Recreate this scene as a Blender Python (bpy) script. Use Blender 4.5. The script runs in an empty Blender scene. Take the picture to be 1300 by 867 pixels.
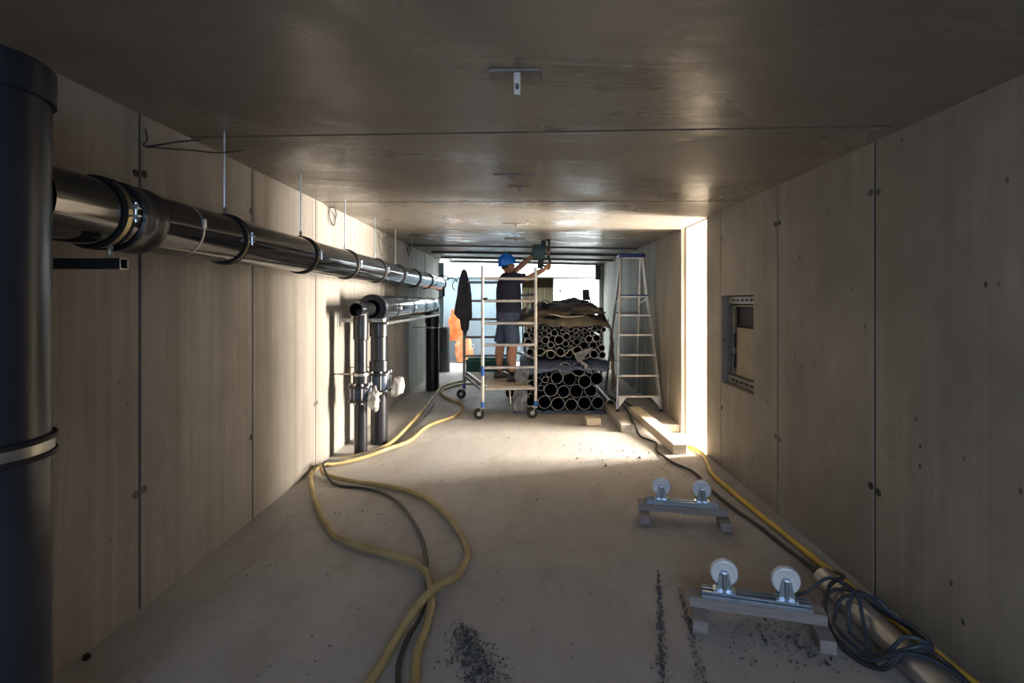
import bpy, bmesh, math, random
from mathutils import Vector, Matrix, noise
random.seed(7)
S = bpy.context.scene
COL = S.collection
PI = math.pi

# ------------------------------------------------------------------ camera
CAM_Z = 1.69
cd = bpy.data.cameras.new('camera')
cam = bpy.data.objects.new('camera', cd); COL.objects.link(cam)
cam.location = (0, 0, CAM_Z); cam.rotation_euler = (PI/2, 0, 0)
cd.sensor_fit = 'HORIZONTAL'; cd.sensor_width = 36; cd.lens = 36*667/1300
cd.shift_x = -14/1300; cd.shift_y = -51.5/1300
cd.clip_start = .05; cd.clip_end = 200
S.camera = cam

# ------------------------------------------------------------------ sky, daylight through the openings, exposure
S.view_settings.view_transform = 'Standard'; S.view_settings.look = 'None'
S.view_settings.gamma = 1; S.view_settings.use_curve_mapping = False
S.view_settings.exposure = 0.15
w = bpy.data.worlds.new('sky'); S.world = w; w.use_nodes = True
bg = w.node_tree.nodes['Background']; bg.inputs[0].default_value = (.62, .78, 1, 1); bg.inputs[1].default_value = 1.0

def area(name, loc, rot, sx, sy, power, color, spread=180):
    l = bpy.data.lights.new(name, 'AREA'); l.shape = 'RECTANGLE'; l.size = sx; l.size_y = sy
    l.energy = power; l.color = color; l.spread = math.radians(spread)
    o = bpy.data.objects.new(name, l); COL.objects.link(o); o.location = loc; o.rotation_euler = rot
    return o
# side passage on the right (daylight falls in from its far end)
area('daylight_side_passage', (4.6, 6.25, 1.35), (0, PI/2, 0), 2.4, .88, 1700, (1, .92, .81))
# light well over the end of the corridor
area('daylight_light_well', (0, 13.95, 4.35), (0, 0, 0), 4.0, 1.2, 580, (.84, .93, 1))
# open end of the corridor behind the photographer
area('daylight_entrance', (0, -3.2, 2.2), (PI/2-.45, 0, 0), 3.6, 1.0, 46, (.56, .72, 1), 120)

# ------------------------------------------------------------------ materials
class NT:
    def __init__(s, name):
        s.m = bpy.data.materials.new(name); s.m.use_nodes = True
        s.t = s.m.node_tree; s.n = s.t.nodes; s.b = s.n['Principled BSDF']
    def node(s, typ, **kw):
        n = s.n.new(typ)
        for k, v in kw.items():
            if k in n.inputs: n.inputs[k].default_value = v
            else: setattr(n, k, v)
        return n
    def link(s, a, b): s.t.links.new(a, b)
    def coord(s, world, scale):
        mp = s.node('ShaderNodeMapping'); mp.inputs['Scale'].default_value = scale
        if world: s.link(s.node('ShaderNodeNewGeometry').outputs['Position'], mp.inputs[0])
        else: s.link(s.node('ShaderNodeTexCoord').outputs['Object'], mp.inputs[0])
        return mp.outputs[0]
    def noise(s, vec, scale=1, detail=4, rough=.55, dist=0):
        n = s.node('ShaderNodeTexNoise'); n.inputs['Scale'].default_value = scale; n.inputs['Detail'].default_value = detail
        n.inputs['Roughness'].default_value = rough; n.inputs['Distortion'].default_value = dist
        s.link(vec, n.inputs['Vector']); return n.outputs[0]
    def ramp(s, v, stops):
        r = s.node('ShaderNodeValToRGB'); e = r.color_ramp.elements
        while len(e) < len(stops): e.new(.5)
        for i, (p, c) in enumerate(stops):
            e[i].position = p; e[i].color = (*c, 1) if len(c) == 3 else c
        s.link(v, r.inputs[0]); return r.outputs[0]
    def mix(s, fac, a, b, mode='MIX'):
        n = s.node('ShaderNodeMix', data_type='RGBA', blend_type=mode)
        for sock, v in ((n.inputs[0], fac), (n.inputs[6], a), (n.inputs[7], b)):
            if hasattr(v, 'is_linked'): s.link(v, sock)
            elif isinstance(v, (int, float)): sock.default_value = v
            else: sock.default_value = (*v, 1)
        return n.outputs[2]
    def mathn(s, op, a, b=0.0):
        n = s.node('ShaderNodeMath', operation=op)
        for i, v in enumerate((a, b)):
            if hasattr(v, 'is_linked'): s.link(v, n.inputs[i])
            else: n.inputs[i].default_value = v
        return n.outputs[0]
    def bump(s, h, strength=.3, dist=.01, prev=None):
        n = s.node('ShaderNodeBump'); n.inputs['Strength'].default_value = strength; n.inputs['Distance'].default_value = dist
        s.link(h, n.inputs['Height'])
        if prev is not None: s.link(prev, n.inputs['Normal'])
        return n.outputs[0]
    def out(s, color=None, rough=None, metal=None, normal=None):
        for k, v in (('Base Color', color), ('Roughness', rough), ('Metallic', metal), ('Normal', normal)):
            if v is None: continue
            if hasattr(v, 'is_linked'): s.link(v, s.b.inputs[k])
            elif k == 'Base Color': s.b.inputs[k].default_value = (*v, 1)
            else: s.b.inputs[k].default_value = v
        return s.m

def simple(name, c, rough=.5, metal=0, c2=None, scale=6, bump=0, stretch=(1, 1, 1), spec=None, world=False):
    t = NT(name); v = t.coord(world, stretch)
    n = t.noise(v, scale, 4)
    c2 = c2 or tuple(x*.7 for x in c)
    col = t.mix(t.ramp(n, [(.35, (0, 0, 0)), (.65, (1, 1, 1))]), c, c2)
    m = t.out(col, rough, metal, t.bump(n, bump, .004) if bump else None)
    if spec is not None: t.b.inputs['Specular IOR Level'].default_value = spec
    return m

def concrete_wall(name, base, dark, streak, blotch, pores=.5):
    t = NT(name)
    v1 = t.coord(True, (9, 9, .32)); v2 = t.coord(True, (1, 1, 1)); v3 = t.coord(True, (34, 34, .7)); v4 = t.coord(True, (1.3, 1.3, .35))
    s1 = t.noise(v1, 1, 5, .6, .25); s2 = t.noise(v3, 1, 3, .6, .1); bl = t.noise(v2, .9, 5, .6, .4); st = t.noise(v4, 1.6, 6, .7, .6)
    c = t.mix(t.ramp(bl, [(.32, (0, 0, 0)), (.7, (1, 1, 1))]), base, tuple(x*(1-blotch) for x in base))
    c = t.mix(t.mathn('MULTIPLY', t.ramp(s1, [(.42, (0, 0, 0)), (.72, (1, 1, 1))]), streak), c, dark)
    c = t.mix(t.mathn('MULTIPLY', t.ramp(s2, [(.5, (0, 0, 0)), (.75, (1, 1, 1))]), streak*.6), c, dark)
    c = t.mix(t.mathn('MULTIPLY', t.ramp(st, [(.5, (0, 0, 0)), (.66, (1, 1, 1))]), blotch*1.3), c, tuple(x*.55 for x in base))
    pk = 1.0 if pores < .8 else 1.35
    vo = t.node('ShaderNodeTexVoronoi'); vo.inputs['Scale'].default_value = 1
    t.link(t.coord(True, (11, 11, 7)), vo.inputs['Vector'])
    rnd = t.noise(v2, 2.1, 3)
    p = t.mathn('MULTIPLY', t.ramp(vo.outputs['Distance'], [(.06*pk, (1, 1, 1)), (.095*pk, (0, 0, 0))]), t.ramp(rnd, [(.52, (0, 0, 0)), (.6, (1, 1, 1))]))
    c = t.mix(t.mathn('MULTIPLY', p, pores), c, (.05, .042, .035))
    nb = t.bump(s1, .25, .006); nb = t.bump(s2, .15, .003, nb); nb = t.bump(p, -.5, .006, nb)
    return t.out(c, .72, 0, nb)

def concrete_ceiling(name):
    t = NT(name)
    va = t.coord(True, (.7, 7, 1)); vb = t.coord(True, (1, 1.4, 1)); vc = t.coord(True, (2.2, 30, 1))
    a = t.noise(va, 1.2, 5, .62, .5); b = t.noise(vb, .9, 5, .6, .5); f = t.noise(vc, 1, 3, .5)
    c = t.mix(t.ramp(b, [(.3, (0, 0, 0)), (.72, (1, 1, 1))]), (.26, .228, .188), (.205, .18, .148))
    c = t.mix(t.mathn('MULTIPLY', t.ramp(a, [(.5, (0, 0, 0)), (.72, (1, 1, 1))]), .16), c, (.15, .132, .11))
    r = t.ramp(b, [(.34, (.17, .17, .17)), (.62, (.5, .5, .5))])
    nb = t.bump(a, .22, .02); nb = t.bump(f, .08, .004, nb); nb = t.bump(b, .25, .03, nb)
    return t.out(c, r, 0, nb)

def concrete_floor(name):
    t = NT(name)
    v = t.coord(True, (1, 1, 1)); vs = t.coord(True, (2.2, .8, 1))
    a = t.noise(v, .7, 6, .62, .8); b = t.noise(vs, 2.2, 6, .65, .6); f = t.noise(v, 60, 4, .6); g = t.noise(v, 9, 5, .6, .4)
    c = t.mix(t.ramp(a, [(.3, (0, 0, 0)), (.7, (1, 1, 1))]), (.455, .42, .38), (.335, .312, .288))
    c = t.mix(t.mathn('MULTIPLY', t.ramp(b, [(.5, (0, 0, 0)), (.72, (1, 1, 1))]), .5), c, (.31, .25, .185))
    c = t.mix(t.mathn('MULTIPLY', t.ramp(g, [(.55, (0, 0, 0)), (.75, (1, 1, 1))]), .25), c, (.55, .52, .47))
    c = t.mix(t.mathn('MULTIPLY', t.ramp(f, [(.62, (0, 0, 0)), (.75, (1, 1, 1))]), .3), c, (.14, .12, .1))
    nb = t.bump(g, .2, .012); nb = t.bump(f, .2, .002, nb); nb = t.bump(a, .2, .02, nb)
    return t.out(c, t.ramp(b, [(.3, (.5, .5, .5)), (.7, (.75, .75, .75))]), 0, nb)

M = {}
M['wall_l'] = concrete_wall('concrete_left', (.405, .365, .315), (.2, .172, .14), .6, .35, .6)
M['wall_r'] = concrete_wall('concrete_right', (.37, .325, .26), (.2, .17, .13), .45, .45, 1)
M['wall_far'] = concrete_wall('concrete_far', (.42, .43, .37), (.2, .2, .17), .75, .35, .4)
M['ceil'] = concrete_ceiling('concrete_ceiling')
M['floor'] = concrete_floor('concrete_floor')
M['joint'] = simple('joint_shadow_gap', (.06, .05, .042), .9)
M['rail_dark'] = simple('dark_rail', (.07, .07, .068), .5)
M['screed'] = simple('screed', (.44, .40, .34), .8, 0, (.34, .3, .25), 3, .3)
M['black_pipe'] = simple('black_polyethylene', (.012, .012, .013), .09, 0, (.018, .018, .018), 5, .012, spec=.8)
M['black_matt'] = simple('black_polyethylene_dusty', (.011, .012, .015), .3, 0, (.02, .021, .025), 5, .05)
M['stand'] = simple('dark_blue_grey_pipe', (.018, .021, .028), .3, 0, (.028, .033, .042), 3, .05)
M['rubber'] = simple('black_rubber', (.012, .011, .01), .6)
M['zinc'] = simple('zinc_steel', (.55, .54, .5), .35, .9, (.4, .39, .35), 20)
M['galv'] = simple('galvanised_steel', (.60, .66, .72), .3, .9, (.42, .5, .58), 18)
M['gold'] = simple('yellow_zinc', (.42, .36, .2), .35, .8)
M['alu'] = simple('aluminium', (.72, .68, .62), .38, .75, (.58, .54, .48), 10)
M['alu_shaded'] = simple('shaded_aluminium', (.35, .34, .33), .42, .7, (.25, .24, .23), 10)  # darker aluminium copy; backlit shade of the rear members put into the colour
M['steel'] = simple('dusty_steel_tube', (.52, .50, .47), .38, .7, (.42, .40, .37), 4, .05)
M['hose'] = simple('yellow_hose', (.46, .345, .15), .55, 0, (.33, .24, .10), 5)
M['hose_r'] = simple('bright_yellow_hose', (.70, .46, .06), .45, 0, (.52, .33, .04), 4)
M['cable'] = simple('black_cable', (.018, .018, .02), .5, 0, (.04, .037, .033), 6)
M['cable_b'] = simple('grey_blue_cable', (.05, .068, .09), .45, 0, (.035, .045, .06), 6)
M['wood'] = simple('grey_timber', (.33, .29, .27), .75, 0, (.22, .19, .175), 3, .3, (.8, 12, 12))
M['wood_pale'] = simple('pale_timber', (.62, .52, .38), .7, 0, (.5, .41, .29), 3, .3, (12, .8, 12))
M['nylon'] = simple('white_nylon', (.80, .80, .80), .35, 0, (.7, .7, .71), 9)
M['tarp'] = simple('brown_tarpaulin', (.15, .12, .085), .75, 0, (.09, .07, .05), 4, .5)
M['cloth_dark'] = simple('dark_cloth', (.06, .06, .068), .85, 0, (.085, .083, .088), 5, .5)
M['olive'] = simple('olive_canvas', (.19, .165, .115), .8, 0, (.13, .11, .075), 7, .5)
M['sheet_blue'] = simple('blue_grey_film', (.085, .115, .18), .28, 0, (.15, .18, .24), 5, .5)
M['sheet_pale'] = simple('pale_film', (.33, .325, .32), .4, 0, (.22, .225, .24), 8, .5)
M['strip'] = simple('torn_cream_strip', (.62, .54, .42), .7)
M['pvc'] = simple('dark_grey_pvc', (.035, .037, .042), .4, 0, (.05, .052, .058), 9)
M['pvc_blue'] = simple('blue_black_pvc', (.02, .03, .06), .4, 0, (.03, .045, .085), 9)
M['rim'] = simple('cut_pipe_edge', (.5, .48, .45), .5)
M['skin'] = simple('skin', (.47, .235, .145), .5, 0, (.41, .2, .12), 9)
M['hair'] = simple('dark_hair', (.025, .018, .013), .7)
M['navy'] = simple('navy_cotton', (.014, .016, .042), .85, 0, (.022, .022, .05), 12, .4)
M['denim'] = simple('blue_denim', (.045, .068, .125), .85, 0, (.075, .105, .17), 14, .4)
M['helmet'] = simple('blue_helmet_shell', (.01, .2, .85), .25, 0, (.008, .17, .75), 3)
M['shoe'] = simple('grey_brown_shoe', (.19, .155, .13), .8, 0, (.1, .085, .075), 12, .3)
M['sock'] = simple('black_sock', (.015, .015, .016), .9)
M['white'] = simple('white_paint', (.8, .8, .78), .5, 0, (.74, .74, .72), 2)
M['red'] = simple('red_stitching', (.4, .05, .03), .8)
M['logo'] = simple('blue_print', (.01, .06, .45), .7)
M['teal'] = simple('dark_teal_tool_casing', (.010, .036, .046), .4, 0, (.015, .05, .06), 8)
M['tool_black'] = simple('black_tool_grip', (.015, .015, .017), .5)
M['copper'] = simple('brown_tool_metal', (.3, .15, .09), .4, .6)
M['blue_plastic'] = simple('blue_ladder_plastic', (.015, .04, .2), .4, 0, (.012, .03, .15), 5)
M['blue_tape'] = simple('blue_tape', (.03, .14, .5), .5)
M['green'] = simple('green_plastic', (.01, .12, .07), .4, 0, (.008, .09, .055), 4)
M['orange'] = simple('orange_workwear', (.72, .13, .02), .75, 0, (.80, .25, .08), 5, .5)
M['orange_pale'] = simple('pale_orange_lining', (.78, .24, .08), .75, 0, (.85, .42, .22), 6, .5)
M['clad'] = simple('pale_blue_cladding', (.27, .34, .39), .55, 0, (.23, .30, .34), 1.2)
M['khaki'] = simple('khaki_wall', (.40, .33, .19), .8, 0, (.32, .26, .15), 2)
M['khaki_d'] = simple('brown_shutter', (.20, .165, .10), .8, 0, (.16, .13, .08), 2)
M['box_steel'] = simple('box_galvanised', (.35, .33, .3), .45, .6, (.24, .22, .2), 15)
M['box_inside'] = simple('box_interior', (.03, .026, .022), .7)
M['box_plate'] = simple('beige_cover_plate', (.33, .28, .21), .6)
M['mortar'] = simple('grey_mortar', (.30, .265, .235), .8, 0, (.22, .195, .175), 6, .4)
M['hole_grey'] = simple('hole_mortar', (.16, .145, .125), .85)
M['grit'] = simple('dark_grit', (.03, .032, .036), .45, 0, (.07, .075, .085), 40, world=True)
M['pebble'] = simple('floor_crumbs', (.10, .08, .06), .8, 0, (.3, .26, .22), 25, world=True)
M['tape_blk'] = simple('dark_bag_fabric', (.06, .075, .07), .7, 0, (.11, .09, .085), 20)
def film():
    t = NT('clear_plastic_bag'); n = t.noise(t.coord(False, (1, 1, 1)), 22, 4)
    t.out((.86, .83, .78), .22, 0, t.bump(n, .5, .01))
    t.b.inputs['Transmission Weight'].default_value = .7; t.b.inputs['IOR'].default_value = 1.15
    return t.m
M['bag'] = film()

# ------------------------------------------------------------------ geometry helpers
class MB:
    def __init__(s): s.bm = bmesh.new()
    def box(s, c, d, rot=None, bevel=0.0, seg=1):
        g = bmesh.ops.create_cube(s.bm, size=1)
        vs = g['verts']
        for v in vs: v.co = Vector((v.co.x*d[0], v.co.y*d[1], v.co.z*d[2]))
        if bevel:
            es = list({e for v in vs for e in v.link_edges})
            r = bmesh.ops.bevel(s.bm, geom=es, offset=bevel, segments=seg, affect='EDGES', profile=.5)
            vs = list({v for f in r['faces'] for v in f.verts} | {v for v in vs if v.is_valid})
        m = Matrix.Translation(Vector(c)) @ (rot.to_4x4() if rot is not None else Matrix.Identity(4))
        for v in vs: v.co = m @ v.co
        return s
    def rings(s, rings, cap=True, close=False):
        R = [[s.bm.verts.new(p) for p in r] for r in rings]; n = len(R[0])
        pairs = list(zip(R, R[1:])) + ([(R[-1], R[0])] if close else [])
        for a, b in pairs:
            for i in range(n):
                j = (i+1) % n
                try: s.bm.faces.new((a[i], a[j], b[j], b[i]))
                except ValueError: pass
        if cap and not close:
            s.bm.faces.new(list(reversed(R[0]))); s.bm.faces.new(R[-1])
        return s
    def sweep(s, pts, rad, seg=10, cap=True, flat=1.0):
        pts = [Vector(p) for p in pts]; n = len(pts)
        if not hasattr(rad, '__len__'): rad = [rad]*n
        t0 = (pts[1]-pts[0]).normalized(); up = Vector((0, 0, 1)) if abs(t0.z) < .9 else Vector((0, 1, 0))
        u = t0.cross(up).normalized(); rs = []
        for i, p in enumerate(pts):
            t = (pts[min(i+1, n-1)]-pts[max(i-1, 0)]).normalized()
            u = (u - t*u.dot(t)).normalized(); v = t.cross(u)
            rs.append([p + (u*math.cos(2*PI*k/seg) + v*math.sin(2*PI*k/seg)*flat)*rad[i] for k in range(seg)])
        return s.rings(rs, cap)
    def tube(s, a, b, r, seg=14, r2=None): return s.sweep([a, b], [r, r if r2 is None else r2], seg)
    def lathe(s, prof, o=(0, 0, 0), axis=(0, 0, 1), seg=24, cap=False, close=False):
        # prof: (radius, height) along axis
        ax = Vector(axis).normalized(); q = Vector((0, 0, 1)).rotation_difference(ax); o = Vector(o)
        rs = [[o + q @ Vector((r*math.cos(2*PI*k/seg), r*math.sin(2*PI*k/seg), h)) for k in range(seg)] for r, h in prof]
        return s.rings(rs, cap, close)
    def pipe(s, a, b, r, wall, seg=24):
        a = Vector(a); b = Vector(b); L = (b-a).length
        return s.lathe([(r, 0), (r, L), (r-wall, L), (r-wall, 0)], a, b-a, seg, False, True)
    def band(s, o, axis, r, width, thick, seg=32):
        return s.lathe([(r, -width/2), (r+thick, -width/2), (r+thick, width/2), (r, width/2)], o, axis, seg, False, True)
    def torus(s, o, axis, R, r, seg=32, rs=8, a0=0, a1=2*PI):
        ax = Vector(axis).normalized(); q = Vector((0, 0, 1)).rotation_difference(ax); o = Vector(o)
        full = abs(a1-a0-2*PI) < 1e-4
        n = seg if full else seg+1
        rr = []
        for i in range(n):
            a = a0+(a1-a0)*i/seg; d = Vector((math.cos(a), math.sin(a), 0))
            rr.append([o + q @ (d*(R + r*math.cos(2*PI*k/rs)) + Vector((0, 0, r*math.sin(2*PI*k/rs)))) for k in range(rs)])
        return s.rings(rr, not full, full)
    def sphere(s, c, d, u=16, v=10, rot=None):
        g = bmesh.ops.create_uvsphere(s.bm, u_segments=u, v_segments=v, radius=1)
        m = Matrix.Translation(Vector(c)) @ (rot.to_4x4() if rot is not None else Matrix.Identity(4)) @ Matrix.Diagonal((*d, 1))
        for x in g['verts']: x.co = m @ x.co
        return s
    def prism(s, poly, z0, z1):
        # polygon in XY, heights may be functions of (x, y)
        f0 = z0 if callable(z0) else (lambda x, y: z0); f1 = z1 if callable(z1) else (lambda x, y: z1)
        return s.rings([[Vector((x, y, f0(x, y))) for x, y in poly], [Vector((x, y, f1(x, y))) for x, y in poly]])
    def grid(s, fn, nu, nv, thick=0.0):
        V = [[s.bm.verts.new(fn(i/nu, j/nv)) for j in range(nv+1)] for i in range(nu+1)]
        F = [s.bm.faces.new((V[i][j], V[i+1][j], V[i+1][j+1], V[i][j+1])) for i in range(nu) for j in range(nv)]
        if thick: 
            s.bm.normal_update(); bmesh.ops.solidify(s.bm, geom=F, thickness=thick)
        return s
    def transform(s, m):
        for v in s.bm.verts: v.co = m @ v.co
        return s

def props(o, label=None, cat=None, group=None, kind=None):
    if label: o['label'] = label
    if cat: o['category'] = cat
    if group: o['group'] = group
    if kind: o['kind'] = kind
    return o

def to_mesh(name, mb, mat, sharp=.6):
    bm = mb.bm
    bmesh.ops.recalc_face_normals(bm, faces=bm.faces)
    for f in bm.faces: f.smooth = True
    for e in bm.edges:
        if len(e.link_faces) == 2 and e.calc_face_angle(0) > sharp: e.smooth = False
    me = bpy.data.meshes.new(name); bm.to_mesh(me); bm.free()
    me.materials.append(mat if not isinstance(mat, str) else M[mat])
    return me

def world_loc(o):
    p = Vector(o.location)
    while o.parent: o = o.parent; p = p + Vector(o.location)
    return p

def obj(name, mb, mat, parent=None, label=None, cat=None, group=None, kind=None, sharp=.6):
    """one mesh object; geometry in world coordinates; origin at its own base (or at the parent's origin)"""
    bm = mb.bm
    if parent is None:
        xs = [v.co for v in bm.verts]
        org = Vector(((min(v.x for v in xs)+max(v.x for v in xs))/2, (min(v.y for v in xs)+max(v.y for v in xs))/2, min(v.z for v in xs)))
    else: org = world_loc(parent)
    for v in bm.verts: v.co -= org
    o = bpy.data.objects.new(name, to_mesh(name, mb, mat, sharp)); COL.objects.link(o)
    if parent is None: o.location = org
    else: o.parent = parent
    return props(o, label, cat, group, kind)

def thing(name, label, cat, loc, group=None):
    o = bpy.data.objects.new(name, None); COL.objects.link(o); o.location = loc; o.empty_display_size = .1
    return props(o, label, cat, group)

def dup(root, loc, rotz=None, label=None):
    r = root.copy(); COL.objects.link(r); r.location = loc
    if rotz is not None: r.rotation_euler[2] = rotz
    if label: r['label'] = label
    for ch in list(root.children):
        c = ch.copy(); COL.objects.link(c); c.parent = r
        for g in ch.children:
            d = g.copy(); COL.objects.link(d); d.parent = c
    return r

def smooth_path(pts, step=6):
    P = [Vector(p) for p in pts]; out = []
    for i in range(len(P)-1):
        a, b, c, d = P[max(i-1, 0)], P[i], P[i+1], P[min(i+2, len(P)-1)]
        for k in range(step):
            t = k/step
            out.append(.5*((2*b)+(c-a)*t+(2*a-5*b+4*c-d)*t*t+(3*b-a-3*c+d)*t**3))
    return out+[P[-1]]

def RZ(a): return Matrix.Rotation(a, 3, 'Z')
def align(a, b):
    return (Vector(b)-Vector(a)).to_track_quat('Z', 'Y').to_matrix()
def bar(mb, a, b, w, h, bevel=.003):
    a = Vector(a); b = Vector(b)
    return mb.box((a+b)/2, (w, h, (b-a).length), align(a, b), bevel)
ORD = ['first', 'second', 'third', 'fourth', 'fifth', 'sixth', 'seventh', 'eighth', 'ninth', 'tenth', 'eleventh', 'twelfth', 'thirteenth', 'fourteenth', 'fifteenth', 'sixteenth', 'seventeenth', 'eighteenth', 'nineteenth', 'twentieth', 'twenty-first', 'twenty-second']

# ------------------------------------------------------------------ the shell
XL, XR = -2.094, 2.019
def ceil_z(x, y=0): return 2.713-(x-XL)*.02626
OPEN0, OPEN1 = 5.78, 6.70            # side passage in the right wall
Y0, YC, YB = -3.0, 13.25, 14.6       # entrance, end of the ceiling, back wall

m = MB()
def fl(u, v):
    x = -2.3+u*8.6; y = Y0-.3+v*(YB+1.9-Y0)
    return Vector((x, y, .006*(noise.noise(Vector((x*.8, y*.8, 1)))-.3) if abs(x) < 1.9 else 0))
m.grid(fl, 60, 110)
obj('floor', m, 'floor', kind='structure', sharp=2)

# left wall: dark backing seen in the joints, panels proud of it
m = MB(); m.box((XL-.14, (Y0+YC)/2, 1.4), (.2, YC-Y0, 2.9))
wl = obj('wall_left', m, 'joint', kind='structure')
LJ = [Y0, -1.93, -.73, .47, 1.67, 2.874, 4.07, 5.31, 6.52, 7.73, 8.6, 9.6, 10.3, 11.2, 12.1, YC]
def panel(parent, y0, y1, x0, x1, z0, z1, mat):
    m = MB(); m.box(((x0+x1)/2, (y0+y1)/2, (z0+z1)/2), (x1-x0, y1-y0-.018, z1-z0), None, .004)
    return obj('concrete_panel', m, mat, parent)
for a, b in zip(LJ, LJ[1:]):
    panel(wl, a, b, XL-.05, XL, -.02, 2.80, 'wall_far' if a > 9.5 else 'wall_l')
RJ = [Y0, -1.63, -.43, .72, 1.87, 3.02, 4.17]
m = MB(); m.box((XR+.17, (Y0+5.3)/2, 1.4), (.16, 5.3-Y0-.7+.0, 2.9))
m.bm.free(); m = MB(); m.box((XR+.17, (Y0+OPEN0)/2, 1.4), (.08, OPEN0-Y0-.04, 2.9)); 
wr = obj('wall_right', m, 'joint', kind='structure')
for a, b in zip(RJ, RJ[1:]): panel(wr, a, b, XR, XR+.14, -.02, 2.75, 'wall_r')
# panel with the box niche
NY0, NY1, NZ0, NZ1 = 4.60, 5.345, .862, 1.742
m = MB()
m.box((XR+.07, (4.176+5.359)/2, (NZ0-.02)/2), (.14, 1.183, NZ0+.02))
m.box((XR+.07, (4.176+5.359)/2, (NZ1+2.75)/2), (.14, 1.183, 2.75-NZ1))
m.box((XR+.07, (4.176+NY0)/2, (NZ0+NZ1)/2), (.14, NY0-4.176, NZ1-NZ0))
m.box((XR+.07, (NY1+5.359)/2, (NZ0+NZ1)/2), (.14, 5.359-NY1, NZ1-NZ0))
obj('concrete_panel', m, 'wall_r', wr)
panel(wr, 5.365, OPEN0+.006, XR, XR+.14, -.02, 2.75, 'wall_r')
# passage walls: near reveal and far return, and the wall beyond it
m = MB(); m.box((XR+2.75, OPEN0-.2, 1.35), (5.2, .4, 2.75))
m.bm.free(); m = MB(); m.box((XR+.21+1.9, OPEN0-.12, 1.36), (3.8, .24, 2.76))
obj('wall_passage_front', m, 'wall_r', kind='structure')
m = MB(); m.box((XR+2.0, OPEN1+.14, 1.36), (4.0, .28, 2.76)); m.box((XR+.04, (OPEN1+YC)/2+.2, 1.36), (.08, YC-OPEN1-.4, 2.76))
m.bm.free(); m = MB(); m.box((XR+2.06, OPEN1+.14, 1.36), (4.0, .28, 2.76))
obj('wall_passage_rear', m, 'wall_r', kind='structure')
m = MB(); m.box((XR+.16, (OPEN1+.28+YC)/2, 1.36), (.16, YC-OPEN1-.28, 2.76))
wf = obj('wall_right_rear', m, 'joint', kind='structure')
FJ = [OPEN1, 7.32, 8.06, 8.9, 9.8, 10.6, 11.4, 12.3, YC]
for i, (a, b) in enumerate(zip(FJ, FJ[1:])):
    panel(wf, a, b, XR-(.012 if i > 2 else 0), XR+.06, -.02, 2.74, 'wall_r' if i < 2 else 'wall_far')
for parent, X, js, sgn in ((wl, XL, LJ[1:-1], -1), (wr, XR, RJ[1:]+[5.363], 1), (wf, XR, FJ[1:-1], 1)):
    for y in js:
        m = MB(); m.box((X+sgn*.024, y, 1.35), (.03, .0175, 2.72)); obj('joint_shade_strip', m, 'joint', parent)  # dark strip added so lit panel edges stay hidden in the gap
# tie holes either side of the joints
for parent, X, js, sgn in ((wl, XL, LJ[3:10], 1), (wr, XR, RJ[4:]+[5.365], -1)):
    for k, y in enumerate(js):
        for z in ((2.39, .65) if sgn > 0 else (2.31, .61)):
            if sgn > 0 and z > 2 and y > 5: continue
            m = MB()
            for d in ((-.034, .03) if k % 3 else (-.03,)):
                m.lathe([(.0225, .0), (.0215, .003), (.012, .0035), (.0005, .003)], (X-.0005*sgn, y+d, z+random.uniform(-.01, .01)), (sgn, 0, 0), 14)
            obj('tie_hole', m, 'joint' if (k+(z > 1)) % 2 else 'hole_grey', parent)

# ceiling: slabs on the skew, with dark gaps
m = MB(); m.prism([(XL-.1, Y0), (XR+.1, Y0), (XR+.1, YC-.06), (XL-.1, YC-.06)], lambda x, y: ceil_z(x)+.04, lambda x, y: ceil_z(x)+.26)
ce = obj('ceiling', m, 'joint', kind='structure')
CJ = [(Y0, Y0, 0), (-.92, -1.46, .01), (1.19, .65, .01), (3.29, 2.75, .014), (5.43, 4.81, .016), (7.5, 6.9, .012), (9.68, 8.98, .04), (11.25, 10.75, .07), (12.4, 12.0, .07), (YC, YC, 0)]
for (l0, r0, g0), (l1, r1, g1) in zip(CJ, CJ[1:]):
    m = MB(); m.prism([(XL, l0+g0), (XR, r0+g0), (XR, r1-g1), (XL, l1-g1)], ceil_z, lambda x, y: ceil_z(x)+.05)
    obj('ceiling_slab', m, 'ceil', ce)
for k, y in enumerate((9.35, 10.5, 11.8, 13.1)):
    m = MB(); d = .16
    xa, xb = XL+.02+(.2 if k else 0), XR-.02
    hh_ = .02 if k == 0 else .04
    m.prism([(xa, y+.2), (xb, y-.2), (xb, y-.14), (xa, y+.26)], lambda x, y, h=hh_: ceil_z(x)-h, lambda x, y: ceil_z(x)+.002)
    obj('trim_%d' % (k+4), m, 'rail_dark', kind='structure')
# passage ceiling
m = MB(); m.box((XR+2.06, (OPEN0+OPEN1)/2, 2.7), (4.0, OPEN1-OPEN0+.3, .17))
obj('ceiling_passage', m, 'wall_r', kind='structure')
# light well above the end of the corridor
m = MB(); m.box((0, YC-.02, 3.65), (4.6, .1, 1.7)); obj('wall_light_well_front', m, 'white', kind='structure')
for nm, x in (('wall_light_well_left', XL-.16), ('wall_light_well_right', XR+.16)):
    m = MB(); m.box((x, (YC+YB)/2+.05, 2.2), (.14, YB-YC+.1, 4.6)); obj(nm, m, 'white', kind='structure')
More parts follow.
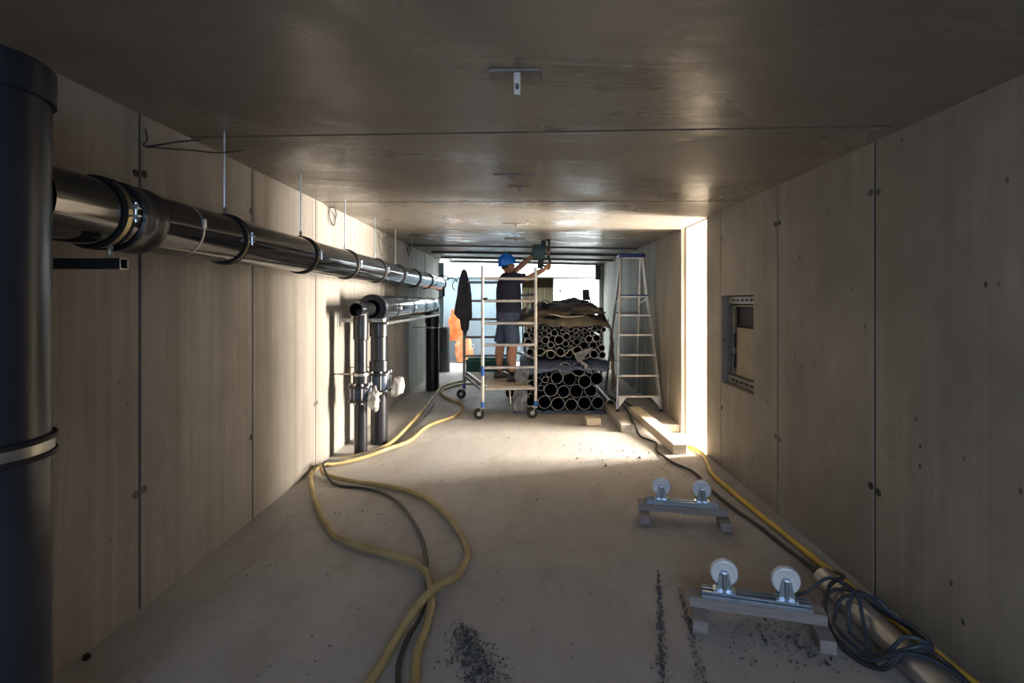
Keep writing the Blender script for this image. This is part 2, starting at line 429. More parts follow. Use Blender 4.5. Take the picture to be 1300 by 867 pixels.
# back wall: pale cladding on the left, khaki bay, white door on the right
m = MB()
m.box((-1.18, YB+.1, 1.17), (2.3, .16, 2.36)); m.box((1.55, YB+.1, 1.17), (1.4, .16, 2.36)); m.box((0, YB+.1, 3.45), (4.7, .16, 2.2))
wb = obj('wall_back', m, 'white', kind='structure')
for i in range(4):
    x0 = -2.25+i*.555
    m = MB(); m.box((x0+.275, YB+.005, 1.17), (.545, .03, 2.3), None, .006); obj('cladding_panel', m, 'clad', wb)
m = MB(); m.box((0, YB-.04, 2.375), (4.2, .12, .05), None, .005); obj('ledge', m, 'white', wb)
m = MB(); m.box((.41, YB+1.1, 1.2), (.95, .1, 2.4)); m.box((-.06, YB+.62, 1.2), (.06, .9, 2.4)); m.box((.89, YB+.62, 1.2), (.06, .9, 2.4)); m.box((.41, YB+.6, 2.38), (.95, 1, .06))
obj('wall_bay', m, 'khaki', kind='structure')
m = MB()
for k in range(9): m.box((.02+k*.1, YB+.5, 1.05), (.094, .03, 2.05), None, .006)
obj('shutter', m, 'khaki_d', bpy.data.objects['wall_bay'])
m = MB(); m.box((1.17, YB-.0, 1.16), (.6, .05, 2.3), None, .006); dr = obj('door_1', m, 'white', kind='structure')
m = MB(); m.sphere((1.03, YB-.05, 1.97), (.03, .03, .03)); obj('door_knob', m, 'tool_black', dr)
m = MB(); m.box((1.79, YB-.0, 1.16), (.6, .05, 2.3), None, .006); obj('door_2', m, 'white', kind='structure')
# portal frame at the end of the corridor
m = MB(); m.box((XL+.06, YC-.12, 1.32), (.12, .12, 2.64), None, .006); obj('trim_1', m, 'clad', kind='structure')
m = MB(); m.box((XR-.07, YC-.12, 1.32), (.1, .1, 2.64), None, .006); obj('trim_2', m, 'wall_far', kind='structure')
m = MB(); m.box((XR-.16, YC-.2, 2.4), (.12, .1, .36), None, .008); obj('trim_3', m, 'joint', kind='structure')
# raised screed along the right wall behind the passage
m = MB(); m.box(((1.26+XR)/2, (6.76+YC)/2, .05), (XR-1.26, YC-6.76, .1), None, .006); obj('floor_screed', m, 'screed', kind='structure')

# ------------------------------------------------------------------ big standpipe, left foreground
sx, sy, sr = -1.79, 1.70, .2
t = thing('standpipe', 'thick dark blue-grey upright pipe at the far left foreground', 'pipe', (sx, sy, 0))
m = MB(); m.lathe([(sr, 0), (sr, 2.47), (.001, 2.47)], (sx, sy, 0), seg=64); obj('pipe_body', m, 'stand', t)
m = MB(); m.lathe([(sr+.001, 2.365), (sr+.013, 2.36), (sr+.013, 2.47), (sr+.006, 2.478), (.15, 2.48), (.15, 2.46)], (sx, sy, 0), seg=64); obj('collar', m, 'stand', t)
m = MB(); m.band((sx, sy, 1.205), (0, 0, 1), sr, .062, .008, 64); cb = obj('clamp_band', m, 'zinc', t)
for z in (1.232, 1.178):
    m = MB(); m.torus((sx, sy, z), (0, 0, 1), sr+.008, .010, 64, 8); obj('rubber_lining', m, 'rubber', cb)

# ------------------------------------------------------------------ upper horizontal drain pipe
px_, pz, pr = -1.79, 2.06, .14
t = thing('drain_pipe', 'long glossy black drain pipe hung along the left wall', 'pipe', (px_, 6, pz))
m = MB(); m.pipe((px_, 1.86, pz), (px_, 11.4, pz), pr, .012, 40); obj('barrel', m, 'black_pipe', t)
m = MB(); m.lathe([(pr, 0), (pr+.012, .006), (pr+.014, .03), (pr+.006, .05), (pr+.006, .1), (pr+.013, .12), (pr+.013, .16), (pr, .17)], (px_, 2.28, pz), (0, 1, 0), 40); obj('welding_collar', m, 'black_matt', t)
m = MB(); m.lathe([(pr, 0), (pr+.012, .01), (pr+.012, .1), (pr, .11)], (px_, 11.2, pz), (0, 1, 0), 40); obj('end_collar', m, 'black_matt', t)
m = MB(); m.band((px_, 2.72, pz), (0, 1, 0), pr, .012, .002, 40); sc = obj('strap', m, 'zinc', t)
m = MB(); m.box((px_+.139, 2.72, pz+.03), (.012, .03, .05), None, .003); obj('strap_buckle', m, 'galv', sc)

def hanger(y, label, top=True, opened=False, X=px_):
    t = thing('pipe_hanger', label, 'pipe hanger', (X, y, pz), 'hangers along the drain pipe' if not opened else 'open hangers beyond the pipe end')
    cz = ceil_z(X)
    m = MB(); m.tube((X, y, pz+pr+.02), (X, y, cz), .0055, 8); obj('threaded_rod', m, 'galv' if y < 7 else 'zinc', t)
    m = MB(); m.tube((X, y, pz+pr+.008), (X, y, pz+pr+.05), .011, 6); obj('rod_nut', m, 'zinc', t)
    if opened:
        m = MB(); m.torus((X, y, pz), (0, 1, 0), pr+.004, .009, 28, 6, -PI*.1, PI*.72); obj('clamp_half', m, 'rubber', t)
        return t
    m = MB(); m.band((X, y, pz), (0, 1, 0), pr+.004, .022, .004, 40); r = obj('clamp_ring', m, 'gold', t)
    for d in (-.017, .017):
        m = MB(); m.torus((X, y+d, pz), (0, 1, 0), pr+.005, .008, 40, 6); obj('rubber_lining', m, 'rubber', r)
    for sg in (1, -1):
        m = MB()
        m.box((X+sg*(pr+.022), y, pz+.018), (.034, .024, .006), None, .001); m.box((X+sg*(pr+.022), y, pz-.014), (.034, .024, .006), None, .001)
        m.tube((X+sg*(pr+.026), y, pz-.035), (X+sg*(pr+.026), y, pz+.04), .006, 8); m.tube((X+sg*(pr+.026), y, pz+.021), (X+sg*(pr+.026), y, pz+.031), .011, 6)
        obj('clamp_bolt', m, 'galv', t)
    return t
HY = [3.15, 4.23, 5.28, 6.35, 7.37, 8.47, 9.6]
for i, y in enumerate(HY):
    hanger(y, 'rubber-lined pipe clamp on a ceiling rod, %s along the drain pipe counted from the standpipe' % ORD[i])
# clamp beside the standpipe, standing on a strut arm
t = thing('pipe_support', 'pipe clamp standing on a square steel arm beside the standpipe', 'pipe clamp', (XL, 2.2, 1.83))
m = MB(); m.band((px_, 2.2, pz), (0, 1, 0), pr+.004, .03, .005, 48); r = obj('clamp_ring', m, 'gold', t)
for d in (-.022, .022):
    m = MB(); m.torus((px_, 2.2+d, pz), (0, 1, 0), pr+.006, .009, 48, 6); obj('rubber_lining', m, 'rubber', r)
m = MB(); m.box((px_+pr+.024, 2.2, pz+.018), (.04, .026, .007), None, .001); m.box((px_+pr+.024, 2.2, pz-.014), (.04, .026, .007), None, .001)
m.tube((px_+pr+.03, 2.2, pz-.04), (px_+pr+.03, 2.2, pz+.042), .006, 8); m.tube((px_+pr+.03, 2.2, pz+.022), (px_+pr+.03, 2.2, pz+.034), .012, 6); m.tube((px_+pr+.03, 2.2, pz-.03), (px_+pr+.03, 2.2, pz-.018), .012, 6)
obj('clamp_bolt', m, 'galv', t)
m = MB(); m.tube((px_+.06, 2.2, 1.868), (px_+.06, 2.2, 1.94), .007, 8); m.tube((px_+.06, 2.2, 1.868), (px_+.06, 2.2, 1.882), .015, 6); m.tube((px_+.06, 2.2, 1.905), (px_+.06, 2.2, 1.93), .012, 6); obj('support_bolt', m, 'zinc', t)
m = MB()
xa, xb = XL, -1.672
for c, d in (((0, 0, .0205), (.045, .004)), ((0, 0, -.0205), (.045, .004)), ((0, .0205, 0), (.004, .037)), ((0, -.0205, 0), (.004, .037))):
    m.box(((xa+xb)/2, 2.2+c[1], 1.845+c[2]), (xb-xa, d[0] if c[1] == 0 else .004, .004 if c[1] == 0 else .037))
arm = obj('strut_arm', m, 'black_matt', t)
m = MB()
for c, d in (((0, 0, .0215), (.046, .003)), ((0, 0, -.0215), (.046, .003)), ((0, .0215, 0), (.003, .04)), ((0, -.0215, 0), (.003, .04))):
    m.box((xb+.001, 2.2+c[1], 1.845+c[2]), (.002, d[0] if c[1] == 0 else .003, .003 if c[1] == 0 else .04))
obj('cut_end', m, 'zinc', arm)
# open hangers waiting beyond the end of the pipe
def open_hook(X, y, label, rot, bracket=False):
    t = thing('open_pipe_clamp', label, 'pipe clamp', (X, y, 2.1), 'open clamps beyond the pipe end')
    m = MB(); m.tube((X, y, 2.2), (X, y, ceil_z(X)), .005, 8); obj('threaded_rod', m, 'zinc', t)
    m = MB(); m.torus((X, y, 2.06), (0, 1, 0), .14, .011, 28, 6, rot, rot+PI*.75); obj('clamp_half', m, 'rubber', t)
    if bracket:
        m = MB(); m.box((X+.02, y, 1.88), (.04, .03, .2), None, .004); m.torus((X-.1, y, 1.88), (0, 1, 0), .13, .01, 20, 6, -PI*.0, PI*.5); obj('hinged_half', m, 'rubber', t)
open_hook(-1.62, 10.6, 'open black clamp half hanging right past the pipe end', -PI*.9, True)
open_hook(-1.6, 11.7, 'middle open clamp half hanging behind the pipe end', -PI*.85)
open_hook(-1.55, 12.6, 'rearmost open clamp half hanging against the pale cladding', -PI*1.3)

# ------------------------------------------------------------------ lower pipework with risers
t = thing('waste_pipework', 'black waste pipework with two flanged risers by the left wall', 'pipework', (-1.74, 6.2, 0))
ax, az = -1.735, 1.60
m = MB(); m.pipe((ax, 6.12, az), (ax, 10.0, az), .15, .012, 40); obj('header_pipe', m, 'black_pipe', t)
m = MB(); m.lathe([(.10, 0), (.165, 0), (.168, .02), (.165, .12), (.151, .13)], (ax, 6.02, az), (0, 1, 0), 40); obj('reducer_collar', m, 'black_matt', t)
m = MB(); m.lathe([(.085, .06), (.086, 0), (.082, -.02)], (ax, 6.04, az), (0, 1, 0), 32); obj('reducer_throat', m, 'rubber', t)
m = MB(); m.pipe((-1.79, 5.62, 1.595), (-1.76, 6.08, 1.6), .08, .012, 32); obj('branch_pipe', m, 'black_pipe', t)
m = MB(); m.band((-1.775, 5.9, 1.597), (0, 1, 0), .08, .02, .006, 32); obj('weld_bead', m, 'black_matt', t)
def riser(x, y, r, ztop, fz, fr, nb):
    m = MB(); m.tube((x, y, 0), (x, y, ztop), r, 32); ri = obj('riser', m, 'black_matt', t)
    m = MB(); m.lathe([(r, ztop-.34), (r+.012, ztop-.33), (r+.012, ztop-.03), (r, ztop)], (x, y, 0), seg=32); obj('tee_socket', m, 'black_matt', t)
    if not fz: return ri
    z0, z1 = fz
    m = MB(); m.lathe([(r, z1+.16), (r+.015, z1+.15), (r+.015, z1+.03), (r+.03, z1+.02)], (x, y, 0), seg=32); obj('stub_end', m, 'black_matt', ri)
    for z in (z0, z1):
        m = MB(); m.lathe([(r, -.013), (fr, -.013), (fr, .013), (r, .013)], (x, y, z), seg=32, close=True); obj('flange', m, 'black_matt', ri)
    m = MB(); m.lathe([(r+.02, z0), (r+.035, z0+.03), (r+.035, z1-.03), (r+.02, z1)], (x, y, 0), seg=32); obj('valve_body', m, 'pvc_blue', ri)
    for k in range(nb):
        a = 2*PI*(k+.5)/nb; bx_, by_ = x+math.cos(a)*(fr-.022), y+math.sin(a)*(fr-.022)
        m = MB(); m.tube((bx_, by_, z0-.035), (bx_, by_, z1+.035), .008, 8)
        for z in (z0-.022, z1+.022): m.tube((bx_, by_, z-.008), (bx_, by_, z+.008), .015, 6)
        obj('flange_bolt', m, 'zinc', ri)
    return ri
riser(-1.785, 5.78, .07, 1.60, (.60, .755), .128, 8)
riser(-1.715, 6.26, .10, 1.60, (.635, .83), .155, 8)
riser(-1.715, 9.95, .125, 1.60, None, 0, 0)
for i, y in enumerate((6.75, 7.7, 8.65, 9.5)):
    m = MB(); m.band((ax, y, az), (0, 1, 0), .15, .03, .005, 36); c = obj('clamp_ring', m, 'rubber', t)
    m = MB(); m.box((ax+.165, y, az), (.03, .03, .04), None, .003); obj('clamp_bolt', m, 'zinc', c)
# supports
def bracket(y, label, x1):
    t = thing('wall_bracket', label, 'bracket', (XL, y, 1.47), 'brackets under the lower pipework')
    m = MB(); m.box((XL+.006, y, 1.475), (.012, .09, .16), None, .002); obj('wall_plate', m, 'zinc', t)
    m = MB(); m.box(((XL+x1)/2, y, 1.47), (x1-XL, .042, .042), None, .002); obj('channel', m, 'zinc', t)
    for dz in (-.06, .07):
        m = MB(); m.tube((XL, y-.02, 1.475+dz), (XL+.03, y-.02, 1.475+dz), .014, 6); obj('bolt', m, 'zinc', t)
bracket(5.97, 'zinc wall bracket arm under the small open branch pipe', -1.58)
bracket(9.7, 'zinc wall bracket arm at the far end of the lower pipe', -1.53)
m = MB(); m.box((-1.56, 7.85, 1.435), (.04, 3.75, .03), None, .002); obj('support_rail', m, 'zinc', label='long zinc rail running under the lower horizontal pipe', cat='rail')
def wall_tie(x, y, z, r, label):
    t = thing('wall_tie', label, 'pipe tie', (XL, y, z), 'threaded ties from wall to risers')
    m = MB(); m.tube((XL, y, z), (x-r, y, z), .007, 8); obj('threaded_rod', m, 'zinc', t)
    m = MB(); m.tube((XL+.08, y, z), (XL+.12, y, z), .013, 6); obj('rod_nut', m, 'zinc', t)
    m = MB(); m.band((x, y, z), (0, 0, 1), r, .028, .006, 32); obj('clamp_ring', m, 'zinc', t)
wall_tie(-1.785, 5.78, .885, .083, 'rod and ring tying the small front riser to the wall')
wall_tie(-1.715, 6.26, .90, .103, 'rod and ring tying the thicker flanged riser to the wall')
wall_tie(-1.715, 9.95, 1.19, .126, 'rod and ring tying the rear black riser to the wall')
# plastic bags hung on the flanges
def bag(c, d, label, seed):
    m = MB()
    def f(th, ph):
        v = Vector((math.sin(ph)*math.cos(th)*d[0], math.sin(ph)*math.sin(th)*d[1], math.cos(ph)*d[2]*(1.0)))
        k = 1+.55*noise.noise(v*8+Vector((seed, 0, 0)))+.4*noise.noise(v*20+Vector((0, seed, 0)))
        k *= .72+.28*(.5-.5*math.cos(ph)) if True else 1
        return Vector(c)+v*k
    m.rings([[f(2*PI*i/20, max(.02, min(PI-.02, PI*j/14))) for i in range(20)] for j in range(15)])
    obj('plastic_bag', m, 'bag', label=label, cat='bag', group='clear bags on the flanges', sharp=.9)
bag((-1.615, 5.74, .64), (.075, .06, .145), 'crumpled clear plastic bag hanging from the small front flange', 1)
bag((-1.49, 6.24, .69), (.075, .07, .13), 'clear plastic bag hanging from the thicker riser flange', 5)
# dark cylinder beyond the third riser
t = thing('insulation_roll', 'upright dark grey roll standing behind the rear black riser', 'roll', (-1.96+.0, 12.55, 0))
t.location.x = -1.90
m = MB(); m.lathe([(.001, .01), (.14, .0), (.15, .02), (.15, 1.03), (.14, 1.06), (.1, 1.06), (.09, .98), (.001, .98)], (-1.9, 12.55, 0), seg=28); obj('outer_wrap', m, 'tape_blk', t)
m = MB(); m.band((-1.9, 12.55, .5), (0, 0, 1), .15, .03, .002, 28); obj('tape_band', m, 'green', t)

# ------------------------------------------------------------------ hoses and cables on the floor
def line(name, pts, r, mat, label, cat, z=0.0):
    P = [(max(x, XL+r+.008), y, r+.004+(p[0] if p else 0)) for x, y, *p in pts]
    m = MB(); m.sweep(smooth_path(P, 6), r, 10); return obj(name, m, mat, label=label, cat=cat, sharp=1.2)
line('hose', [(-.75, 12.3), (-1.25, 11.0), (-1.56, 10.3), (-1.57, 9.4), (-1.53, 8.072), (-1.53, 6.63), (-1.55, 6.2), (-1.617, 5.894), (-1.813, 5.597), (-1.98, 5.43), (-2.05, 5.254), (-2.03, 5.018), (-1.756, 4.42), (-1.412, 3.828), (-1.213, 3.628), (-.982, 3.503), (-.774, 3.396), (-.635, 3.247, .02), (-.559, 3.107, .026), (-.502, 2.878, .02), (-.492, 2.658), (-.501, 2.492), (-.475, 2.297), (-.45, 2.13), (-.42, 1.7), (-.5, 1.2)], .022, 'hose', 'dusty yellow hose whose bend lies leftmost on the floor, near the left wall', 'hose')
line('hose', [(-.66, 10.41), (-1.2, 10.5), (-1.5, 9.9), (-1.42, 9.3), (-1.2, 8.84), (-.968, 8.439), (-.967, 7.682), (-1.26, 7.006), (-1.35, 6.258, .0), (-1.5, 5.80, .03), (-1.721, 5.55, .0), (-1.93, 5.37), (-1.98, 5.24, .045), (-1.96, 5.12, .02), (-1.87, 5.02), (-1.565, 4.843), (-1.279, 4.74), (-1.001, 4.603), (-.731, 4.317), (-.517, 3.922), (-.385, 3.564), (-.364, 3.375), (-.401, 3.169), (-.48, 2.95, .062), (-.55, 2.78, .06), (-.61, 2.6, .025), (-.644, 2.432), (-.668, 2.297), (-.69, 2.15), (-.74, 1.6), (-.9, 1.1)], .022, 'hose', 'dusty yellow hose with the wide right-hand bend in the middle of the floor', 'hose')
line('cable', [(-1.45, 8.609), (-1.42, 7.994), (-1.44, 7.084), (-1.47, 6.432), (-1.50, 6.1, .0), (-1.6, 5.74, .045), (-1.83, 5.47, .03), (-1.95, 5.2, .085), (-1.9, 5.02, .07), (-1.72, 4.8), (-1.431, 4.70), (-1.192, 4.55), (-.97, 4.256), (-.735, 3.756), (-.64, 3.45), (-.60, 3.27), (-.57, 3.12), (-.545, 2.95), (-.55, 2.75), (-.57, 2.627), (-.575, 2.444), (-.55, 2.308), (-.51, 2.14), (-.55, 1.5)], .012, 'cable', 'black cable lying between the two dusty yellow hoses', 'cable')
line('hose', [(1.86, 6.2), (1.87, 6.054), (1.93, 5.925), (1.951, 5.683), (1.887, 5.355), (1.821, 5.04), (1.828, 4.584), (1.844, 4.156), (1.87, 3.701), (1.89, 3.335), (1.915, 2.97), (1.94, 2.627), (1.95, 2.443), (1.966, 2.2), (1.972, 1.9), (1.96, 1.4)], .021, 'hose_r', 'bright yellow hose running along the foot of the right wall', 'hose')
line('cable', [(1.40, 8.9, .1), (1.50, 8.2, .1), (1.50, 7.5, .1), (1.44, 7.0, .1), (1.43, 6.72, .09), (1.45, 6.5), (1.564, 6.2), (1.50, 5.86), (1.55, 5.45), (1.67, 5.134), (1.664, 4.703), (1.697, 4.256), (1.754, 3.913), (1.78, 3.6), (1.815, 3.3), (1.86, 2.9), (1.88, 2.4), (1.89, 1.7)], .013, 'cable', 'thin black cable beside the bright yellow hose on the right', 'cable')
line('cable', [(1.62, 9.6, .1), (1.58, 8.6, .1), (1.62, 7.9, .1), (1.70, 7.45, .1), (1.66, 7.25, .1)], .014, 'cable', 'dark hose end lying on the screed behind the stepladder', 'hose')

# steel tube with cable coil, right foreground
t = thing('steel_tube', 'dull steel tube lying beside the right wall under cable loops', 'tube', (1.755, 2.1, 0))
m = MB(); m.pipe((1.74, 1.2, .066), (1.765, 3.08, .066), .063, .004, 32); obj('tube_barrel', m, 'steel', t)
m = MB(); m.band((1.7485, 1.85, .066), (.0133, 1, 0), .063, .02, .003, 32); obj('tube_joint', m, 'steel', t)
pts = [(1.40, 2.96, .012), (1.50, 2.97, .02), (1.60, 2.95, .06), (1.70, 2.93, .145)]
for k in range(3):
    for j in range(12):
        a = PI/2-.3-2*PI*j/12
        x = 1.72+.012*k+math.cos(a)*(.165-.02*k); y = 2.60-.04*k+math.sin(a)*(.27-.045*k)+(x-1.72)*-.35
        e = abs(x-1.757)
        z = .012 if x < 1.655 else (.143 if e < .05 else (.10 if x < 1.757 else .09))
        pts.append((min(x, 1.89), y, z+.02*k))
pts += [(1.62, 2.42, .012), (1.70, 2.33, .13), (1.80, 2.2, .135), (1.88, 1.95, .05), (1.9, 1.5, .02)]
m = MB(); m.sweep(smooth_path(pts, 5), .0095, 8); obj('cable_coil', m, 'cable_b', label='grey-blue cable looped loosely over the steel tube', cat='cable', sharp=1.2)
pts = [(1.86, 3.2, .05), (1.80, 2.95, .145), (1.66, 2.85, .14), (1.56, 2.7, .05), (1.55, 2.5, .012), (1.63, 2.37, .03), (1.74, 2.34, .15), (1.86, 2.28, .10), (1.9, 2.0, .02), (1.9, 1.6, .014)]
m = MB(); m.sweep(smooth_path(pts, 7), .0105, 8); obj('cable', m, 'cable', label='single black cable crossing over the end of the steel tube', cat='cable', sharp=1.2)

# ------------------------------------------------------------------ roller stands
def roller_stand(loc, rot, label):
    t = thing('roller_stand', label, 'roller stand', (0, 0, 0), 'pipe roller stands on the floor')
    L = .66
    m = MB(); m.box((0, 0, .0925), (L, .11, .055), None, .004); obj('timber_beam', m, 'wood', t)
    for s in (-1, 1):
        m = MB(); m.box((s*(L/2-.05)+(.02 if s > 0 else 0), -.055, .0325), (.075, .24, .063), None, .004); obj('timber_foot', m, 'wood', t)
    m = MB()
    m.box((.0, -.012, .1225), (.53, .08, .004)); m.box((.0, -.051, .129), (.53, .004, .017), None, .001); m.box((.0, .027, .137), (.53, .004, .032), None, .001)
    m.box((.0, -.03, .137), (.53, .012, .026), None, .002); m.box((.0, .008, .137), (.53, .012, .026), None, .002)
    ra = obj('steel_rail', m, 'galv', t)
    for x in (-.15, .15):
        zc = .243
        m = MB(); m.lathe([(.012, -.018), (.05, -.018), (.058, -.021), (.066, -.018), (.071, -.009), (.072, 0), (.071, .009), (.066, .018), (.012, .018)], (x, .012, zc), (0, 1, 0), 36)
        wh = obj('roller_wheel', m, 'nylon', t)
        m = MB(); m.lathe([(.001, -.03), (.013, -.03), (.015, -.022), (.015, .022), (.013, .03), (.001, .03)], (x, .012, zc), (0, 1, 0), 16); obj('axle', m, 'galv', wh)
        m = MB()
        for sy_ in (-1, 1):
            y = .012+sy_*.026
            poly = ((-1, .042, .15), (1, .042, .15), (1, .036, .17), (1, .02, .245), (1, .012, .262), (-1, .012, .262), (-1, .02, .245), (-1, .036, .17))
            m.rings([[Vector((x+sx_*w_, y+o_, z)) for sx_, w_, z in poly] for o_ in (-.0025, .0025)])
        for q in (-1, 1): bar(m, (x+q*.036, -.018, .155), (x+q*.015, -.018, .25), .006, .012, .001)
        m.tube((x, -.02, .16), (x, -.02, .25), .011, 10)
        m.box((x, .002, .151), (.11, .085, .006), None, .001)
        for bx_ in (-.047, .047): m.tube((x+bx_, -.03, .152), (x+bx_, -.03, .164), .008, 6)
        fk = obj('wheel_fork', m, 'galv', t)
    t.location = loc; t.rotation_euler[2] = rot
    return t
rs = roller_stand((1.215, 2.755, 0), -.267, 'timber roller stand with two white wheels, nearest the camera')
rs2 = dup(rs, (1.225, 4.06, 0), -.21, 'timber roller stand with two white wheels, farther from the camera')

# ------------------------------------------------------------------ timbers on the floor
m = MB(); bar(m, (1.73, 5.78, .058), (1.56, 7.35, .16), .16, .11, .006); obj('timber_beam', m, 'wood_pale', label='long pale timber beam sloping up onto the screed edge', cat='beam')
m = MB(); m.box((.95, 7.17, .052), (.2, .14, .1), RZ(.12), .006); obj('wood_block', m, 'wood_pale', label='small pale wood block on the floor before the pipe stack', cat='block')

# ------------------------------------------------------------------ electrical box in the right wall
t = thing('electrical_box', 'recessed open metal electrical box in the right wall', 'electrical box', (XR+.13, 4.97, NZ0))
def yz(m, y0, y1, z0, z1, x, th=.02): m.box((x, (y0+y1)/2, (z0+z1)/2), (th, y1-y0, z1-z0)); return m
obj('back_plate', yz(MB(), NY0, NY1, NZ0, NZ1, XR+.122, .02), 'box_inside', t)
m = MB()
for a in ((NY0, NY1, NZ1-.08, NZ1-.01), (NY0, NY1, NZ0+.01, NZ0+.09)): yz(m, *a, XR+.085, .05)
m.box((XR+.08, NY1-.13, (NZ0+NZ1)/2), (.03, .03, .68)); m.box((XR+.085, NY1-.05, (NZ0+NZ1)/2), (.05, .008, .68))
obj('steel_frame', m, 'box_steel', t)
obj('cover_plate', yz(MB(), NY0+.01, NY1-.16, NZ0+.1, 1.43, XR+.095, .02), 'box_plate', t)
obj('dark_module', yz(MB(), NY0+.01, NY1-.17, 1.435, NZ1-.1, XR+.11, .01), 'rubber', t)
m = MB(); bar(m, (XR+.075, NY1-.17, 1.43), (XR+.075, NY1-.17, NZ1-.1), .012, .012); bar(m, (XR+.075, NY0+.02, NZ1-.1), (XR+.075, NY1-.17, NZ1-.1), .012, .012); obj('brass_edge', m, 'gold', t)
m = MB()
for k in range(6): m.box((XR+.058, NY0+.08+k*.1, NZ1-.045), (.006, .05, .02), None, .002)
for k in range(6): m.box((XR+.058, NY0+.06+k*.11, NZ0+.05), (.012, .06, .02), None, .002)
obj('terminal', m, 'box_inside', t)
m = MB()
for z in (1.1, 1.3): m.box((XR+.07, NY1-.16, z), (.02, .03, .14), None, .004)
obj('hinge', m, 'tool_black', t)

# ------------------------------------------------------------------ ceiling anchors, wires
def anchor(x, y, w_, label, clip=True):
    cz = ceil_z(x)
    t = thing('lifting_anchor', label, 'ceiling anchor', (x, y, cz), 'cast-in lifting anchors in the ceiling')
    m = MB(); m.box((x, y, cz-.004), (w_, .10, .012), RZ(-.05), .003); obj('mortar_patch', m, 'mortar', t)
    m = MB(); k_ = 1 if y < 3 else .45
    m.box((x+.005, y-.02, cz-.05*k_), (.028, .004, .09*k_), Matrix.Rotation(.35, 3, 'X'), .001); m.box((x+.005, y, cz-.014), (.04, .05, .014), None, .002); m.tube((x+.005, y-.03, cz-.06*k_), (x+.005, y-.012, cz-.066*k_), .008, 8)
    obj('steel_clip', m, 'box_steel', t)
anchor(-.03, 2.24, .22, 'ceiling anchor clip and mortar patch nearest the camera')
anchor(-.03, 4.45, .18, 'ceiling anchor clip and mortar patch on the second slab')
anchor(-.09, 6.6, .3, 'ceiling anchor clip on the bright third slab')
anchor(-.12, 8.2, .35, 'ceiling anchor patch on the slab above the worker')
m = MB(); m.box((-.13, 4.02, ceil_z(-.13)-.006), (.20, .02, .012), None, .002); m.box((.04, 4.02, ceil_z(0)-.005), (.11, .018, .01), None, .002)
obj('mortar_strip', m, 'mortar', label='pale mortar strip on the second ceiling slab', cat='mortar strip')
def wire(pts, label, r=.004):
    m = MB(); m.sweep(smooth_path(pts, 8), r, 6); obj('wire', m, 'cable', label=label, cat='wire', group='wire ends sticking out of the left wall', sharp=1.2)
def circ(x, y, z, R, n=2.2, ph=0, tail=(.0, .1, .1)):
    return [(x, y+tail[1], z+tail[2]), (x+.01, y+tail[1]*.6, z+tail[2]*.7)]+[(x+.012+.008*math.sin(k*1.3), y+math.cos(ph+k*.7)*R*(1+.12*math.sin(k)), z+math.sin(ph+k*.7)*R*(1-.1*math.cos(k*.6))) for k in range(int(n*9))]
wire([(XL+.01, 2.90, 2.64), (XL+.02, 2.90, 2.58), (XL+.02, 2.87, 2.545), (XL+.06, 2.85, 2.53), (XL+.15, 2.92, 2.57), (XL+.27, 2.97, 2.60), (XL+.16, 2.95, 2.585), (XL+.06, 2.87, 2.53), (XL+.08, 2.86, 2.525), (XL+.2, 3.0, 2.55), (XL+.33, 3.05, 2.55), (XL+.46, 3.08, 2.575)], 'tangle of dark wire sticking out above the drain pipe start')
wire(circ(XL+.01, 5.72, 2.62, .1, tail=(0, -.22, .1)), 'coiled wire ring on the left wall, nearest of the three coils')
wire(circ(XL+.01, 7.7, 2.53, .17, 1.3, tail=(0, -.4, .2))+[(XL+.03, 8.3, 2.68)], 'looped wire on the left wall, middle of the three coils')
wire(circ(XL+.01, 9.55, 2.62, .1, 2.4, tail=(0, .1, .1)), 'small wire coil high on the left wall, farthest of three', .005)

# ------------------------------------------------------------------ rolling tower
t = thing('scaffold_tower', 'aluminium rolling scaffold tower with ladder frames and castors', 'scaffold tower', (-.45, 8.3, 0))
def V(*a): return Vector(a)
FL, FR = V(-.576, 7.50, 0), V(.182, 7.58, 0)
BL, BR = V(-1.02, 9.10, 0), V(-.27, 9.18, 0)
RZs = [2.01, 1.69, 1.37, 1.06, .735]
def up(p, z): return V(p.x, p.y, z)
for P, mat, top in ((FL, 'alu', 2.19), (FR, 'alu', 2.17), (BL, 'alu_shaded', 2.2), (BR, 'alu_shaded', 2.18)):
    m = MB(); m.tube(up(P, .17), up(P, top), .024, 16); po = obj('post', m, mat, t)
    m = MB(); m.tube(up(P, .17), up(P, .25), .026, 16); obj('blue_collar', m, 'blue_tape', po)
    if P is FL:
        m = MB(); m.tube(up(P, .62), up(P, .76), .0255, 16); obj('blue_tape', m, 'blue_tape', po)
        m = MB(); m.box(up(P, 1.70)+V(.04, -.0, .02), (.06, .05, .035), None, .006); obj('frame_hook', m, 'tool_black', po)
for A, B, mat in ((FL, FR, 'alu'), (BL, BR, 'alu_shaded')):
    for z in RZs+([.43] if A is FL else [.43]):
        m = MB(); m.tube(up(A, z), up(B, z), .021, 12)
        if A is FL and z in RZs: pass
        obj('rung', m, mat, t)
PF0, PF1 = FL+V(.06, .02, 0), FR+V(-.06, .0, 0)
PB0, PB1 = BL+V(.06, -.02, 0), BR+V(-.06, -.02, 0)
m = MB(); m.prism([(p.x, p.y) for p in (PF0, PF1, PB1, PB0)], .44, .46); pl = obj('platform', m, 'wood_pale', t)
for a, b in ((PF0, PB0), (PF1, PB1)):
    m = MB(); bar(m, up(a, .435), up(b, .435), .03, .06); obj('platform_edge', m, 'alu', pl)
for a, b, z in ((FL, BL, .40), (FR, BR, .40)):
    m = MB(); m.tube(up(a, z), up(b, z), .018, 12); obj('side_rail', m, 'alu_shaded', t)
